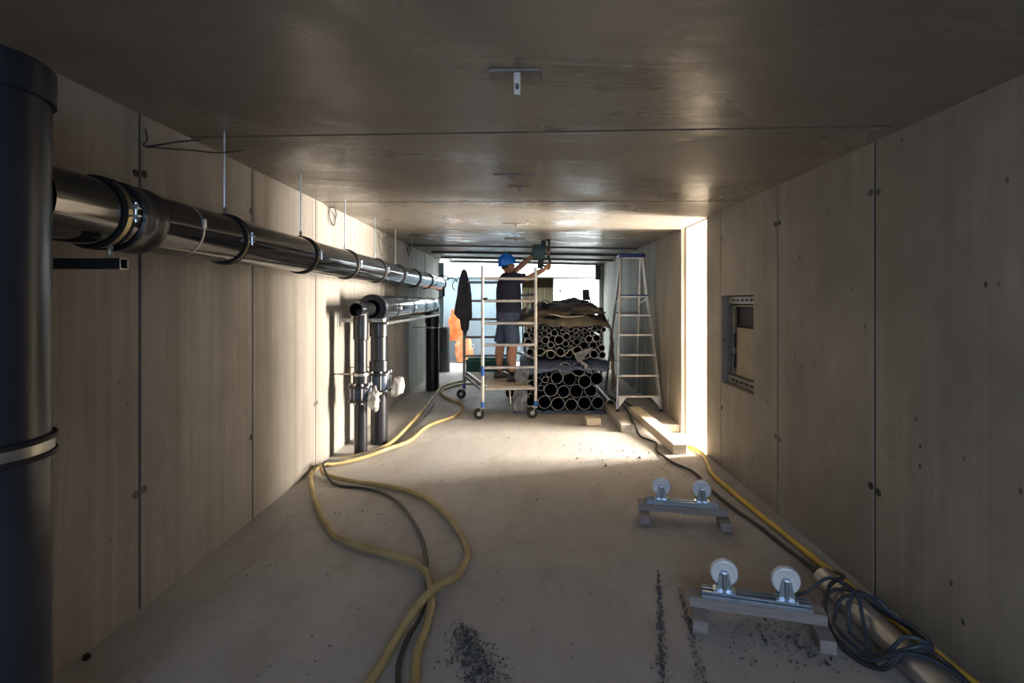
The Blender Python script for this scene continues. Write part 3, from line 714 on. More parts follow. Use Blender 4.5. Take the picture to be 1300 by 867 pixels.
m = MB(); m.tube(up(FR, 1.78), up(BR, 1.78), .02, 12); obj('guard_rail', m, 'alu_shaded', t)
m = MB(); m.tube(up(FR, .85), up(BR, .85), .02, 12); obj('guard_rail', m, 'alu_shaded', t)
m = MB(); m.tube((-.2, 7.7, .43), (-.18, 7.7, .19), .012, 8); obj('trapdoor_stay', m, 'alu', t)
for P, ang in ((FL, PI*1.0), (FR, PI*1.05), (BL, PI*1.0), (BR, PI*.2)):
    d = V(math.cos(ang), math.sin(ang), 0); c = P+d*.05; c.z = .085; sd = V(-d.y, d.x, 0)
    m = MB(); m.box(up(P, .165)+d*.01, (.08, .08, .012), RZ(ang), .003); m.box(up(P, .172)+d*.07, (.1, .03, .008), RZ(ang)@Matrix.Rotation(.15, 3, 'Y'), .002)
    for s in (-1, 1):
        a = P+sd*s*.027; b = c+sd*s*.027
        bar(m, up(a, .165)+d*.005, b, .05, .006, .002)
    fk = obj('castor_fork', m, 'alu', t)
    m = MB(); m.lathe([(.03, -.02), (.072, -.02), (.08, -.012), (.08, .012), (.072, .02), (.03, .02)], c-V(0, 0, .005), sd, 28, close=True); obj('tyre', m, 'rubber', fk)
    m = MB(); m.lathe([(.001, -.022), (.018, -.022), (.02, -.0205), (.031, -.0205), (.031, .0205), (.02, .0205), (.018, .022), (.001, .022)], c-V(0, 0, .005), sd, 20); obj('wheel_hub', m, 'zinc', fk)

# jacket over the rear left post
m = MB(); rings = []
prof = [(2.235, .015, 0), (2.22, .032, 0), (2.17, .05, 0), (2.05, .075, -.005), (1.9, .10, -.01), (1.75, .115, -.015), (1.6, .13, -.015), (1.45, .135, -.02), (1.38, .115, -.0), (1.34, .07, .01), (1.25, .065, .01), (1.15, .055, .015), (1.12, .03, .015)]
for z, r, dx in prof:
    rings.append([V(BL.x+dx+math.cos(a)*r*(1+.22*math.sin(a*4+z*6)), BL.y+math.sin(a)*max(.034, r*.5)*(1+.25*math.sin(a*5+z*5)), z+(.05*math.sin(a*2+1) if z < 1.5 else 0)) for a in [2*PI*k/28 for k in range(28)]])
m.rings(rings); jk = obj('jacket', m, 'cloth_dark', label='dark grey work jacket hanging on the scaffold tower rear post', cat='jacket', sharp=1.0)
m = MB(); rr = []
for z, r in ((2.0, .02), (1.8, .042), (1.6, .045), (1.42, .042), (1.36, .03)):
    rr.append([V(BL.x+.085+.02*(2-z)+math.cos(a)*r, BL.y-.03+math.sin(a)*r*.8, z) for a in [2*PI*k/14 for k in range(14)]])
m.rings(rr); obj('sleeve', m, 'cloth_dark', jk)

# ------------------------------------------------------------------ the worker
def skin_mesh(verts, edges, root=0, levels=2):
    me = bpy.data.meshes.new('tmp'); me.from_pydata([v[0] for v in verts], edges, []); o = bpy.data.objects.new('tmp', me); COL.objects.link(o)
    sk = o.modifiers.new('s', 'SKIN'); sk.use_smooth_shade = True
    for i, v in enumerate(verts):
        d = me.skin_vertices[0].data[i]; r = v[1]; d.radius = r if hasattr(r, '__len__') else (r, r); d.use_root = (i == root)
    sb = o.modifiers.new('b', 'SUBSURF'); sb.levels = levels; sb.render_levels = levels
    bpy.context.view_layer.update()
    ev = o.evaluated_get(bpy.context.evaluated_depsgraph_get()); em = ev.to_mesh(); bm = bmesh.new(); bm.from_mesh(em); ev.to_mesh_clear()
    bpy.data.objects.remove(o); bpy.data.meshes.remove(me)
    return bm
def join(m, bm):
    me = bpy.data.meshes.new('tmp'); bm.to_mesh(me); bm.free(); m.bm.from_mesh(me); bpy.data.meshes.remove(me)

ZP = .46
D = V(.94, .34, 0).normalized(); Rr = V(D.y, -D.x, 0)           # facing, his right
pel = V(-.235, 8.2, 1.47)
rank, lank = V(-.165, 8.02, ZP+.09), V(-.385, 8.42, ZP+.09)
rkn, lkn = V(-.15, 8.07, 1.0), V(-.355, 8.37, 1.0)
rhip, lhip = pel+Rr*.095+V(0, 0, -.05), pel-Rr*.095+V(0, 0, -.05)
chest = V(-.235, 8.2, 1.86); ches2 = V(-.225, 8.2, 2.0); neck = V(-.215, 8.2, 2.11)
rsh, lsh = ches2+Rr*.175+V(0, 0, .03), ches2-Rr*.17+V(0, 0, .04)
rel, lel = V(.085, 7.97, 2.035), V(-.05, 8.41, 2.235)
rwr, lwr = V(.345, 8.07, 2.185), V(.155, 8.3, 2.405)
head = V(-.235, 8.2, 2.235)
vs = [(pel, .12), (chest, .12), (ches2, .10), (neck, .055), (neck+V(.01, .003, .06), .055),
      (rhip, .09), (rkn+(rhip-rkn)*.5, .09), (rkn, .072), (rkn+(rank-rkn)*.3-D*.02, .080), (rkn+(rank-rkn)*.7, .056), (rank, .046), (rank-V(0, 0, .03)+D*.06, .035),
      (lhip, .09), (lkn+(lhip-lkn)*.5, .09), (lkn, .072), (lkn+(lank-lkn)*.3-D*.02, .080), (lkn+(lank-lkn)*.7, .056), (lank, .046), (lank-V(0, 0, .03)+D*.06, .035),
      (rsh, .06), (rsh+(rel-rsh)*.5, .05), (rel, .05), (rel+(rwr-rel)*.35, .052), (rel+(rwr-rel)*.75, .04), (rwr, .032),
      (lsh, .06), (lsh+(lel-lsh)*.5, .05), (lel, .05), (lel+(lwr-lel)*.35, .052), (lel+(lwr-lel)*.75, .04), (lwr, .032)]
es = [(0, 1), (1, 2), (2, 3), (3, 4), (0, 5), (5, 6), (6, 7), (7, 8), (8, 9), (9, 10), (10, 11), (0, 12), (12, 13), (13, 14), (14, 15), (15, 16), (16, 17), (17, 18),
      (2, 19), (19, 20), (20, 21), (21, 22), (22, 23), (23, 24), (2, 25), (25, 26), (26, 27), (27, 28), (28, 29), (29, 30)]
B = MB(); join(B, skin_mesh(vs, es))
# head with face, looking along +X and a little up
tilt = Matrix.Rotation(-.28, 3, Rr*-1 if False else V(-Rr.x, -Rr.y, 0))
HM = Matrix(((D.x, -Rr.x, 0), (D.y, -Rr.y, 0), (0, 0, 1)))       # local: x forward, y his left, z up
HM = HM @ Matrix.Rotation(-.25, 3, 'Y')
def hl(x, y, z): return head + HM @ V(x, y, z)
g = bmesh.ops.create_uvsphere(B.bm, u_segments=24, v_segments=18, radius=1)
for v in g['verts']:
    x, y, z = v.co
    sx_ = .098*x*(1 if x < 0 else .95); sy_ = .076*y; sz_ = .122*z
    if z < -.2: sy_ *= 1-.22*(-z-.2); sx_ += .018*max(0, x)*(-z)          # jaw
    if x > .8 and -.35 < z < .15: sx_ += .030*(1-abs(y)/.6)*max(0, .3-abs(z+.12))/.3 if abs(y) < .25 else 0   # nose
    if x > .75 and .02 < z < .28 and .2 < abs(y) < .55: sx_ -= .010            # eye sockets
    if x > .7 and -.62 < z < -.48: sx_ -= .006                                  # mouth line
    v.co = hl(sx_, sy_, sz_)
B.sweep([hl(.09, 0, .01), hl(.112, 0, -.018), hl(.098, 0, -.03)], [.009, .015, .01], 8)
for s in (-1, 1): B.sphere(hl(-.008, s*.078, -.005), (.018, .010, .032), 10, 8, HM)
# hands: palm, four bent fingers, thumb
def hand(wr, dirn, nrm, thumb_side):
    d = Vector(dirn).normalized(); n_ = Vector(nrm); n_ = (n_-d*n_.dot(d)).normalized(); s = d.cross(n_)*thumb_side
    B.rings([[wr+d*a+s*(w_*math.cos(q))+n_*(h_*math.sin(q)) for q in [2*PI*k/12 for k in range(12)]] for a, w_, h_ in ((-.02, .024, .022), (.0, .028, .02), (.04, .040, .018), (.085, .041, .014), (.095, .034, .008))])
    for i, (off, ln) in enumerate(((.03, .92), (.01, 1.0), (-.011, .94), (-.031, .75))):
        b = wr+d*.082+s*off
        p1 = b+d*.035*ln+n_*.015*ln; p2 = p1+d*.008*ln+n_*.03*ln; p3 = p2-d*.02*ln+n_*.012*ln
        B.sweep([b, p1, p2, p3], [.0095, .009, .008, .006], 8)
    b = wr+d*.025+s*.032
    B.sweep([b, b+d*.03+s*.022+n_*.01, b+d*.055+s*.018+n_*.026, b+d*.07+s*.008+n_*.035], [.012, .011, .010, .007], 8)
hand(rwr, (rwr-rel)+V(0, .03, .06), V(.2, .85, .5), -1)
hand(lwr, (lwr-lel), V(.3, -.9, .1), 1)
wk = thing('person', 'worker in blue helmet, navy shirt and denim shorts drilling overhead on the tower', 'person', (-.24, 8.2, ZP))
obj('body', B, 'skin', wk, sharp=1.3)
for s in (-1, 1):
    m = MB(); m.sphere(hl(.084, s*.03, .014), (.011, .011, .009), 10, 8); obj('eye', m, 'white', wk)
    m = MB(); m.sweep([hl(.094, s*.012, .035), hl(.09, s*.032, .04), hl(.078, s*.05, .034)], [.004, .005, .003], 6); obj('eyebrow', m, 'hair', wk)
m = MB(); m.sweep([hl(.088, .026, -.066), hl(.1, 0, -.064), hl(.088, -.026, -.066)], [.003, .0055, .003], 6); obj('lips', m, 'copper', wk)
m = MB()
g = bmesh.ops.create_uvsphere(m.bm, u_segments=20, v_segments=12, radius=1)
for v in list(g['verts']):
    x, y, z = v.co
    v.co = hl(x*.105-.006, y*.082, z*.124+.004)
    if (x > .05 and z < .45) or z < -.42: m.bm.verts.remove(v)
obj('hair', m, 'hair', wk)
# helmet
m = MB()
HH = HM @ Matrix.Rotation(-.05, 3, 'Y')
def hh(x, y, z): return head+V(-.012, 0, .03)+HH @ V(x, y, z)
rg = []
for j in range(11):
    a = j/10*PI/2
    rg.append([hh(math.cos(q)*.142*math.cos(a)**.8*(1.0), math.sin(q)*.122*math.cos(a)**.8, .155*math.sin(a)) for q in [2*PI*k/32 for k in range(32)]])
m.rings(rg)
m.sweep([hh(-.12+.24*k/10, 0, .158*math.sin(math.acos(max(-1, min(1, (-.12+.24*k/10)/.142))))) for k in range(11)], .012, 8)
hb = obj('helmet', m, 'helmet', wk)
m = MB(); rg = []
for k in range(36):
    q = 2*PI*k/36; e = .012+.05*max(0, math.cos(q))**2
    rg.append([hh(math.cos(q)*(.14+a), math.sin(q)*(.12+a*.6), z-(.02*max(0, math.cos(q)) if a > .005 else 0)) for a, z in ((0, .008), (e, .0), (e, -.008), (0, -.006))])
m.rings(rg, False, True); obj('helmet_brim', m, 'helmet', hb)
# shirt
def loft(m, secs, seg=28):
    m.rings([[c+Rr*(w_*math.cos(q)*(abs(math.cos(q))**-.12 if abs(math.cos(q)) > .05 else 1))+D*(d_*math.sin(q)) for q in [2*PI*k/seg for k in range(seg)]] for c, w_, d_ in secs])
m = MB()
loft(m, [(V(-.225, 8.2, 1.515), .19, .19), (V(-.225, 8.2, 1.6), .20, .195), (V(-.225, 8.2, 1.72), .205, .195), (V(-.225, 8.2, 1.86), .215, .19), (V(-.225, 8.2, 1.98), .22, .17), (V(-.225, 8.2, 2.06), .18, .13), (V(-.22, 8.2, 2.105), .095, .085), (V(-.215, 8.2, 2.125), .064, .064)])
for sh, el, f in ((rsh, rel, .8), (lsh, lel, .55)):
    m.sweep([sh-(el-sh)*.25, sh, sh+(el-sh)*.3, sh+(el-sh)*.6, sh+(el-sh)*f], [.08, .095, .086, .078, .078], 16)
for v in m.bm.verts: v.co += V(*(noise.noise_vector(v.co*9)))*.009
st = obj('shirt', m, 'navy', wk, sharp=1.0)
m = MB(); m.box(rsh+D*.13+V(-.0, -.03, -.12), (.01, .03, .05), None, .002); obj('chest_print', m, 'logo', st)
# shorts
m = MB()
loft(m, [(pel+V(.01, 0, .07), .185, .185), (pel+V(.01, 0, 0), .195, .195), (pel+V(.008, 0, -.07), .195, .19), (pel-V(0, 0, .12), .17, .16)])
for hp, kn in ((rhip, rkn), (lhip, lkn)):
    m.sweep([hp+V(0, 0, .05), hp+(kn-hp)*.2, hp+(kn-hp)*.55, hp+(kn-hp)*.92, hp+(kn-hp)*.95], [.112, .12, .117, .112, .09], 18)
for v in m.bm.verts: v.co += V(*(noise.noise_vector(v.co*11)))*.008
so = obj('shorts', m, 'denim', wk, sharp=1.0)
m = MB()
for s in (.3, .62): bar(m, pel-D*.16*(1-.25*s)+Rr*.19*s+V(-.01, -.02, .03), pel-D*.16*(1-.25*s)+Rr*(.19*s+.03)+V(-.01, -.02, -.055), .006, .006, .001)
obj('pocket_stitching', m, 'red', so)
# shoes and socks
for an in (rank, lank):
    m = MB(); rg = []
    for a, w_, h_ in ((-.075, .03, .075), (-.06, .038, .09), (0, .044, .10), (.06, .046, .075), (.12, .048, .055), (.165, .04, .045), (.19, .02, .03)):
        c = V(an.x, an.y, ZP)+D*a
        rg.append([c+Rr*(w_*math.cos(q))+V(0, 0, .012+h_*.5+h_*.5*math.sin(q)) for q in [2*PI*k/16 for k in range(16)]])
    m.rings(rg); sh = obj('shoe', m, 'shoe', wk)
    m = MB(); m.rings([[V(an.x, an.y, ZP+z)+D*a+Rr*b for a, b in ((-.08, -.025), (-.08, .025), (0, .045), (.13, .052), (.19, .03), (.195, -.03), (.13, -.052), (0, -.045))] for z in (.002, .022)]); obj('sole', m, 'rubber', sh)
    m = MB()
    for k in range(4): m.tube(V(an.x, an.y, ZP+.105-.009*k)+D*(.04+.025*k)-Rr*.022, V(an.x, an.y, ZP+.105-.009*k)+D*(.045+.025*k)+Rr*.022, .004, 6)
    obj('laces', m, 'white', sh)
    m = MB(); m.lathe([(.043, .085), (.045, .12), (.044, .15), (.04, .152)], V(an.x, an.y, ZP), seg=16); obj('sock', m, 'sock', wk)

# drill pressed against the ceiling
cz = ceil_z(.3)
t = thing('rotary_hammer', 'dark teal rotary hammer held upright against the ceiling', 'power tool', (.29, 8.2, 2.2))
lean = Matrix.Rotation(.12, 3, 'Y')
m = MB(); m.box((.295, 8.2, 2.44), (.115, .11, .26), lean, .025, 3); m.box((.315, 8.2, 2.585), (.07, .08, .1), lean, .02, 2); obj('gear_housing', m, 'teal', t)
m = MB(); m.box((.215, 8.2, 2.465), (.14, .12, .2), Matrix.Rotation(.05, 3, 'Y'), .022, 3); mo = obj('motor_housing', m, 'teal', t)
m = MB()
for k in range(5): m.box((.143, 8.2, 2.40+k*.032), (.012, .08, .012), None, .002)
obj('vent_slot', m, 'tool_black', mo)
m = MB(); m.sweep(smooth_path([(.27, 8.2, 2.33), (.30, 8.2, 2.25), (.36, 8.2, 2.235), (.405, 8.2, 2.26), (.415, 8.2, 2.33), (.38, 8.2, 2.40)], 5), .02, 10); obj('grip_handle', m, 'tool_black', t)
m = MB(); m.box((.272, 8.2, 2.275), (.085, .075, .16), lean, .018, 2); obj('battery', m, 'tool_black', t)
m = MB(); m.lathe([(.03, 2.62), (.03, 2.6), (.026, cz-.03), (.018, cz-.02)], (.325, 8.2, 0), seg=16, cap=True); m.tube((.325, 8.2, cz-.03), (.325, 8.2, cz), .008, 8); obj('chuck', m, 'tool_black', t)
m = MB(); m.tube((.405, 8.19, 2.36), (.405, 8.19, cz-.03), .016, 10); m.tube((.385, 8.19, 2.42), (.385, 8.19, 2.54), .013, 8); dp = obj('dust_column', m, 'tool_black', t)
m = MB(); m.box((.40, 8.18, 2.44), (.03, .03, .07), None, .004); m.box((.375, 8.19, 2.51), (.06, .02, .02), None, .004); obj('column_slide', m, 'copper', dp)
m = MB(); m.lathe([(.02, -.03), (.045, -.008), (.045, 0), (.02, 0)], (.39, 8.19, cz), seg=16, cap=True); obj('suction_cup', m, 'tool_black', dp)

# pole and green crate behind the tower
m = MB(); m.sweep([(-.04, 9.75, .02), (.10, 9.80, 1.86)], .014, 10); po = obj('broom_pole', m, 'white', label='slim white pole leaning upright behind the tower', cat='pole')
t = thing('crate', 'dark green plastic crate on the floor behind the tower', 'crate', (-.85, 12.2, 0))
x0, x1, y0, y1 = -1.30, -.28, 11.95, 12.5
m = MB()
for c, d in ((((x0+x1)/2, y0+.01, .175), (x1-x0, .02, .33)), (((x0+x1)/2, y1-.01, .175), (x1-x0, .02, .33)), ((x0+.01, (y0+y1)/2, .175), (.02, y1-y0-.04, .33)), ((x1-.01, (y0+y1)/2, .175), (.02, y1-y0-.04, .33)), (((x0+x1)/2, (y0+y1)/2, .018), (x1-x0-.04, y1-y0-.04, .02))): m.box(c, d, None, .003)
obj('crate_body', m, 'green', t)
m = MB(); m.box(((x0+x1)/2, y0-.006, .33), (x1-x0+.03, .025, .03), None, .004); m.box(((x0+x1)/2, y1+.006, .33), (x1-x0+.03, .025, .03), None, .004); obj('crate_rim', m, 'green', t)
m = MB()
for k in range(6): m.box((x0+.1+k*.165, y0-.005, .16), (.02, .012, .28), None, .003)
obj('crate_rib', m, 'green', t)
m = MB(); m.box((-.08, 10.4, .13), (.3, .3, .26), None, .01); m.box((-.08, 10.4, .30), (.22, .22, .08), None, .02); obj('paper_sack', m, 'white', label='white carton standing behind the tower beside the pipe stack', cat='carton')

# ------------------------------------------------------------------ pipe stack
BIG = [(0.646, 0.648, 0.096), (0.859, 0.626, 0.108), (0.545, 0.498, 0.096), (0.742, 0.458, 0.105), (0.933, 0.476, 0.101), (1.128, 0.465, 0.101), (0.462, 0.312, 0.105), (0.635, 0.317, 0.096), (0.854, 0.29, 0.105), (1.027, 0.312, 0.096), (0.361, 0.178, 0.101), (0.556, 0.137, 0.105), (0.742, 0.151, 0.096), (0.96, 0.122, 0.105), (1.139, 0.151, 0.096), (0.164, 0.167, 0.101)]
LOW = [(0.411, 0.543, 0.047), (0.337, 0.487, 0.052), (0.276, 0.447, 0.052), (0.321, 0.357, 0.047), (0.119, 0.496, 0.047), (0.131, 0.402, 0.056), (0.243, 0.536, 0.047), (0.254, 0.346, 0.043), (0.063, 0.29, 0.063)]
UP = [(0.276, 1.276, 0.038), (0.337, 1.276, 0.038), (0.406, 1.294, 0.038), (0.516, 1.28, 0.04), (0.59, 1.264, 0.036), (0.657, 1.258, 0.038), (0.617, 1.22, 0.036), (0.724, 1.242, 0.036), (0.814, 1.235, 0.038), (0.892, 1.253, 0.038), (1.022, 1.291, 0.038), (1.099, 1.258, 0.043), (1.233, 1.249, 0.04), (1.161, 1.226, 0.036), (0.937, 1.204, 0.038), (0.83, 1.168, 0.036), (0.769, 1.186, 0.038), (0.673, 1.22, 0.029), (0.473, 1.179, 0.056), (0.406, 1.231, 0.036), (0.332, 1.173, 0.04), (0.261, 1.17, 0.036), (0.388, 1.141, 0.034), (0.552, 1.081, 0.072), (0.664, 1.137, 0.056), (0.359, 1.085, 0.06), (0.276, 1.04, 0.04), (0.288, 1.119, 0.029), (0.731, 1.081, 0.034), (0.758, 1.029, 0.036), (0.836, 1.047, 0.056), (0.922, 1.146, 0.038), (1.058, 1.168, 0.038), (1.004, 1.101, 0.058), (1.121, 1.108, 0.06), (1.076, 1.0, 0.065), (0.948, 1.0, 0.065), (1.206, 0.962, 0.056), (0.843, 0.922, 0.072), (0.713, 0.877, 0.069), (0.561, 0.935, 0.069), (0.426, 0.872, 0.065), (0.292, 0.922, 0.065), (0.366, 0.966, 0.038), (0.964, 0.861, 0.067), (1.09, 0.866, 0.067), (1.217, 0.854, 0.056), (0.086, 1.231, 0.038), (0.164, 1.264, 0.034), (0.052, 1.164, 0.047), (0.142, 1.164, 0.038), (0.086, 1.052, 0.065), (0.198, 1.074, 0.043), (0.175, 0.984, 0.052), (0.108, 0.9, 0.056), (0.747, 0.966, 0.034), (0.668, 1.04, 0.052), (0.433, 1.007, 0.052), (0.5, 1.002, 0.034), (0.209, 1.186, 0.034), (0.926, 1.063, 0.034), (0.982, 1.242, 0.029), (1.184, 1.063, 0.029)]
def relax(C, z0, z1, x0, x1, n=160):
    C = [list(c) for c in C]
    for _ in range(n):
        for i in range(len(C)):
            for j in range(i):
                dx, dz = C[i][0]-C[j][0], C[i][1]-C[j][1]; d = math.hypot(dx, dz) or 1e-6; o = C[i][2]+C[j][2]+.001-d
                if o > 0:
                    wi = C[j][2]**2/(C[i][2]**2+C[j][2]**2)
                    C[i][0] += dx/d*o*wi; C[i][1] += dz/d*o*wi; C[j][0] -= dx/d*o*(1-wi); C[j][1] -= dz/d*o*(1-wi)
        for c in C:
            c[0] = min(max(c[0], x0+c[2]), x1-c[2]); c[1] = min(max(c[1], z0+c[2]), z1-c[2])
    return C
def stack(C, where, size_of, group, y0):
    rows = {}
    for c in C: rows.setdefault(int((c[1])/(.115 if where == 'lower' else .09)), []).append(c)
    keys = sorted(rows)
    for ri, k in enumerate(keys):
        row = sorted(rows[k])
        for i, (x, z, r) in enumerate(row):
            ya = y0+random.choice((0, 0, .02, .05, .09, .14))+random.random()*.03; yb = 11.3+random.random()*.5
            if where == 'lower' and ri == 0: ya = y0+.02*random.random()
            mat = 'pvc_blue' if (where == 'lower' and random.random() < .6) or random.random() < .15 else 'pvc'
            wall = .0055 if r < .05 else .0075
            t = bpy.data.objects.new('plastic_pipe', None); COL.objects.link(t); t.location = (x, ya, z-r)
            lab = '%s dark plastic pipe, %s from left in the %s row up, %s bundle' % (size_of(r), ORD[i], ORD[ri], where)
            props(t, lab, 'pipe', group)
            m = MB(); m.pipe((x, ya+.004, z), (x, yb, z), r-.0012, wall, 22 if r > .05 else 16); obj('pipe_barrel', m, mat, t)
            m = MB(); m.lathe([(r-.0012, .012), (r-.001, 0), (r-wall-.001, 0), (r-wall-.0012, .012)], (x, ya, z), (0, 1, 0), 22 if r > .05 else 16, close=True); obj('cut_edge', m, 'rim', t)
low = relax(BIG+LOW, .012, .755, .0, 1.245)
upp = relax(UP, .80, 1.345, .0, 1.275)
stack(low, 'lower', lambda r: 'wide' if r > .09 else ('medium' if r > .05 else 'narrow'), 'large pipes in the lower bundle', 8.0)
stack(upp, 'upper', lambda r: 'wide' if r > .06 else ('medium' if r > .045 else 'narrow'), 'smaller pipes in the upper bundle', 8.03)
t = thing('plastic_pipe', 'short dark pipe lying on the floor right of the pipe stack', 'pipe', (1.33, 8.05, .02))
m = MB(); m.pipe((1.335, 8.05, .102), (1.32, 10.4, .102), .076, .008, 22); obj('pipe_barrel', m, 'pvc', t)
m = MB(); m.lathe([(.077, .012), (.077, 0), (.068, 0), (.068, .012)], (1.335, 8.046, .102), (0, 1, 0), 22, close=True); obj('cut_edge', m, 'rim', t)
# film between and under the bundles
def sheet(name, fn, nu, nv, mat, label, cat, th=.004):
    m = MB(); m.grid(fn, nu, nv, th); return obj(name, m, mat, label=label, cat=cat, sharp=1.4)
def f1(u, v):
    x = -.05+u*1.36; y = 7.93+v*3.2
    z = .765+.02*noise.noise(V(x*5, y*2, 2))
    if v < .06: z -= (.06-v)/.06*(.10+.07*noise.noise(V(x*4, 0, 7))); y += .02*noise.noise(V(x*14, v*40, 3))
    return V(x, y, z)
def f1b(u, v):
    b = f1(u, 0) if v < .3 else f1(u, (v-.3)/.7)
    if v < .3:
        k = 1-v/.3; drop = .02+.05*abs(noise.noise(V(u*5, 3, 1)))+.15*max(0, 1-u/.42)*(.6+.8*noise.noise(V(u*9, 1, 1)))
        b.z -= drop*k; b.y -= .02*k-.03*noise.noise(V(u*18, k*2, 4))*k
    return b
sheet('film_sheet', f1b, 60, 26, 'sheet_blue', 'blue-grey plastic film between the two pipe bundles', 'film')
def f2(u, v):
    x = -.15+u*1.47; y = 7.84+v*3.4
    z = .006
    if v < .06: z += (.5+.5*noise.noise(V(x*9, v*30, 1)))*.075*math.sin(min(1, v/.06)*PI)*(1.2 if x < .25 else .7); y += .05*noise.noise(V(x*7, 0, 5))
    return V(x, y, z)
sheet('film_sheet', f2, 70, 60, 'sheet_blue', 'crumpled blue-grey film on the floor under the pipe stack', 'film', .003)
def f3(u, v):
    x = -.16+.2*u+.05*noise.noise(V(u*4, v*4, 1)); z = .04+v*.62; y = 7.93+.07*noise.noise(V(u*6, v*7, 3))-.05*(1-v)
    x += .05*v
    return V(x, y, z)
sheet('film_sheet', f3, 14, 24, 'sheet_pale', 'pale crumpled film at the left edge of the pipe stack', 'film', .004)
sheet('film_sheet', lambda u, v: V(-.02+1.3*u, 11.88+.03*noise.noise(V(u*5, v*5, 2)), .01+1.34*v), 14, 14, 'sheet_blue', 'added blue-grey sheet blocking light through the far pipe ends', 'film')  # added behind the stack to stop bright light showing between the pipes
m = MB()
pts = [(.24, 7.99, .86), (.31, 7.97, .90), (.40, 7.97, .95), (.47, 7.97, .93), (.54, 7.97, .86), (.61, 7.97, .85), (.67, 7.96, .91), (.73, 7.96, .97), (.75, 7.97, .93), (.80, 7.97, .87), (.86, 7.96, .80)]
m.sweep(smooth_path(pts, 4), [.006+.014*abs(math.sin(k*.21)) for k in range(41)], 6, True, .4); obj('packing_strip', m, 'strip', label='torn cream packing strip zigzagging across the upper bundle', cat='strip')
def f4(u, v):
    x = .84+.20*u+.04*noise.noise(V(u*3, v*4, 9)); z = .83-.19*u-.06*v; y = 7.94+.03*noise.noise(V(u*6, v*4, 3))+.01*v
    return V(x, y, z)
sheet('packing_strip', f4, 16, 6, 'sheet_pale', 'pale flap of packing hanging diagonally between the bundles', 'strip', .006)

# tarpaulin over the stack, hanging down on its right
prof = [(-.1, 1.36), (.1, 1.43), (.35, 1.46), (.6, 1.44), (.85, 1.46), (1.05, 1.43), (1.2, 1.39), (1.30, 1.33), (1.335, 1.22), (1.35, 1.0), (1.365, .75), (1.375, .5), (1.38, .32)]
def f5(u, v):
    k = u*(len(prof)-1); i = min(int(k), len(prof)-2); f = k-i
    x = prof[i][0]*(1-f)+prof[i+1][0]*f; z = prof[i][1]*(1-f)+prof[i+1][1]*f
    y = 7.97+v*(3.2 if x < 1.3 else .55)
    nz = noise.noise(V(x*4, y*3, z*3)); n2 = noise.noise(V(x*11, y*7, z*9))
    if x < 1.3:
        z += .10*nz+.05*n2+.05*math.sin(min(1, v*6)*PI*.5)
        if v < .03: z = 1.31+.06*noise.noise(V(x*5, 3, 3)) if v == 0 else z; y += .05*noise.noise(V(x*9, 1, 6))-.03
        else: z = max(z, 1.37)
    else: x += .02*nz+.02*n2-.03+.10*v; y = 7.9+.4*v+.06*noise.noise(V(z*5, v*3, 2))+.04*math.sin(v*9+z*3); x = max(x, 1.29)
    return V(x, y, z)
sheet('tarpaulin', f5, 64, 40, 'olive', 'brown tarpaulin over the pipe stack, hanging down at its right', 'tarpaulin', .006)
def lump(name, c, d, mat, label, seed, amp=.45, cat='cloth', sq=1.0):
    m = MB()
    def f(th, ph):
        n_ = V(math.sin(ph)*math.cos(th), math.sin(ph)*math.sin(th), math.cos(ph))
        k = 1+amp*noise.noise(n_*1.6+V(seed, 0, 0))+amp*.45*noise.noise(n_*4+V(0, seed, 0))+amp*.2*noise.noise(n_*9)
        p = V(n_.x*d[0], n_.y*d[1], n_.z*d[2])*k
        p.z = max(p.z, -d[2]*.35)
        return V(*c)+p
    m.rings([[f(2*PI*i/40, max(.02, min(PI-.02, PI*j/24))) for i in range(40)] for j in range(25)])
    return obj(name, m, mat, label=label, cat=cat, sharp=.8)
lump('folded_cloth', (.75, 8.5, 1.56), (.42, .3, .13), 'cloth_dark', 'dark bundled cloth heaped on top of the tarpaulin', 3.3, .6)
lump('folded_cloth', (.42, 8.14, 1.485), (.27, .12, .065), 'tarp', 'brown folded cloth at the left front of the tarpaulin', 8.1, .4)
lump('folded_cloth', (.98, 8.2, 1.52), (.26, .16, .085), 'tarp', 'brown folded cloth at the right front of the tarpaulin', 5.7, .5)
m = MB(); m.sweep(smooth_path([(.38, 8.02, 1.49), (.5, 7.97, 1.475), (.62, 7.97, 1.45), (.78, 7.98, 1.45), (.92, 7.99, 1.46)], 5), [.012+.012*math.sin(k*.15) for k in range(21)], 8, True, .5); obj('folded_cloth', m, 'strip', label='cream cloth edge showing in the folds of the tarpaulin', cat='cloth')
t = thing('coupling', 'black round fitting with a silver end on top of the pipe stack', 'fitting', (.33, 8.6, 1.5))
m = MB(); m.pipe((.36, 8.35, 1.63), (.36, 8.7, 1.63), .075, .012, 24); obj('sleeve', m, 'tool_black', t)
m = MB(); m.sweep([(.33, 8.45, 1.6), (.17, 8.6, 1.62)], .07, 18); obj('silver_end', m, 'zinc', t)
t = thing('work_lamp', 'small black work lamp standing on the tarpaulin at the right', 'lamp', (1.0, 8.6, 1.6))
m = MB(); m.box((1.03, 8.6, 1.79), (.105, .06, .17), Matrix.Rotation(-.06, 3, 'Y')@Matrix.Rotation(.2, 3, 'X'), .008); lh = obj('lamp_head', m, 'tool_black', t)
m = MB()
for k in range(5): m.box((1.0+k*.017, 8.63, 1.79), (.004, .03, .14))
obj('cooling_fin', m, 'tool_black', lh)
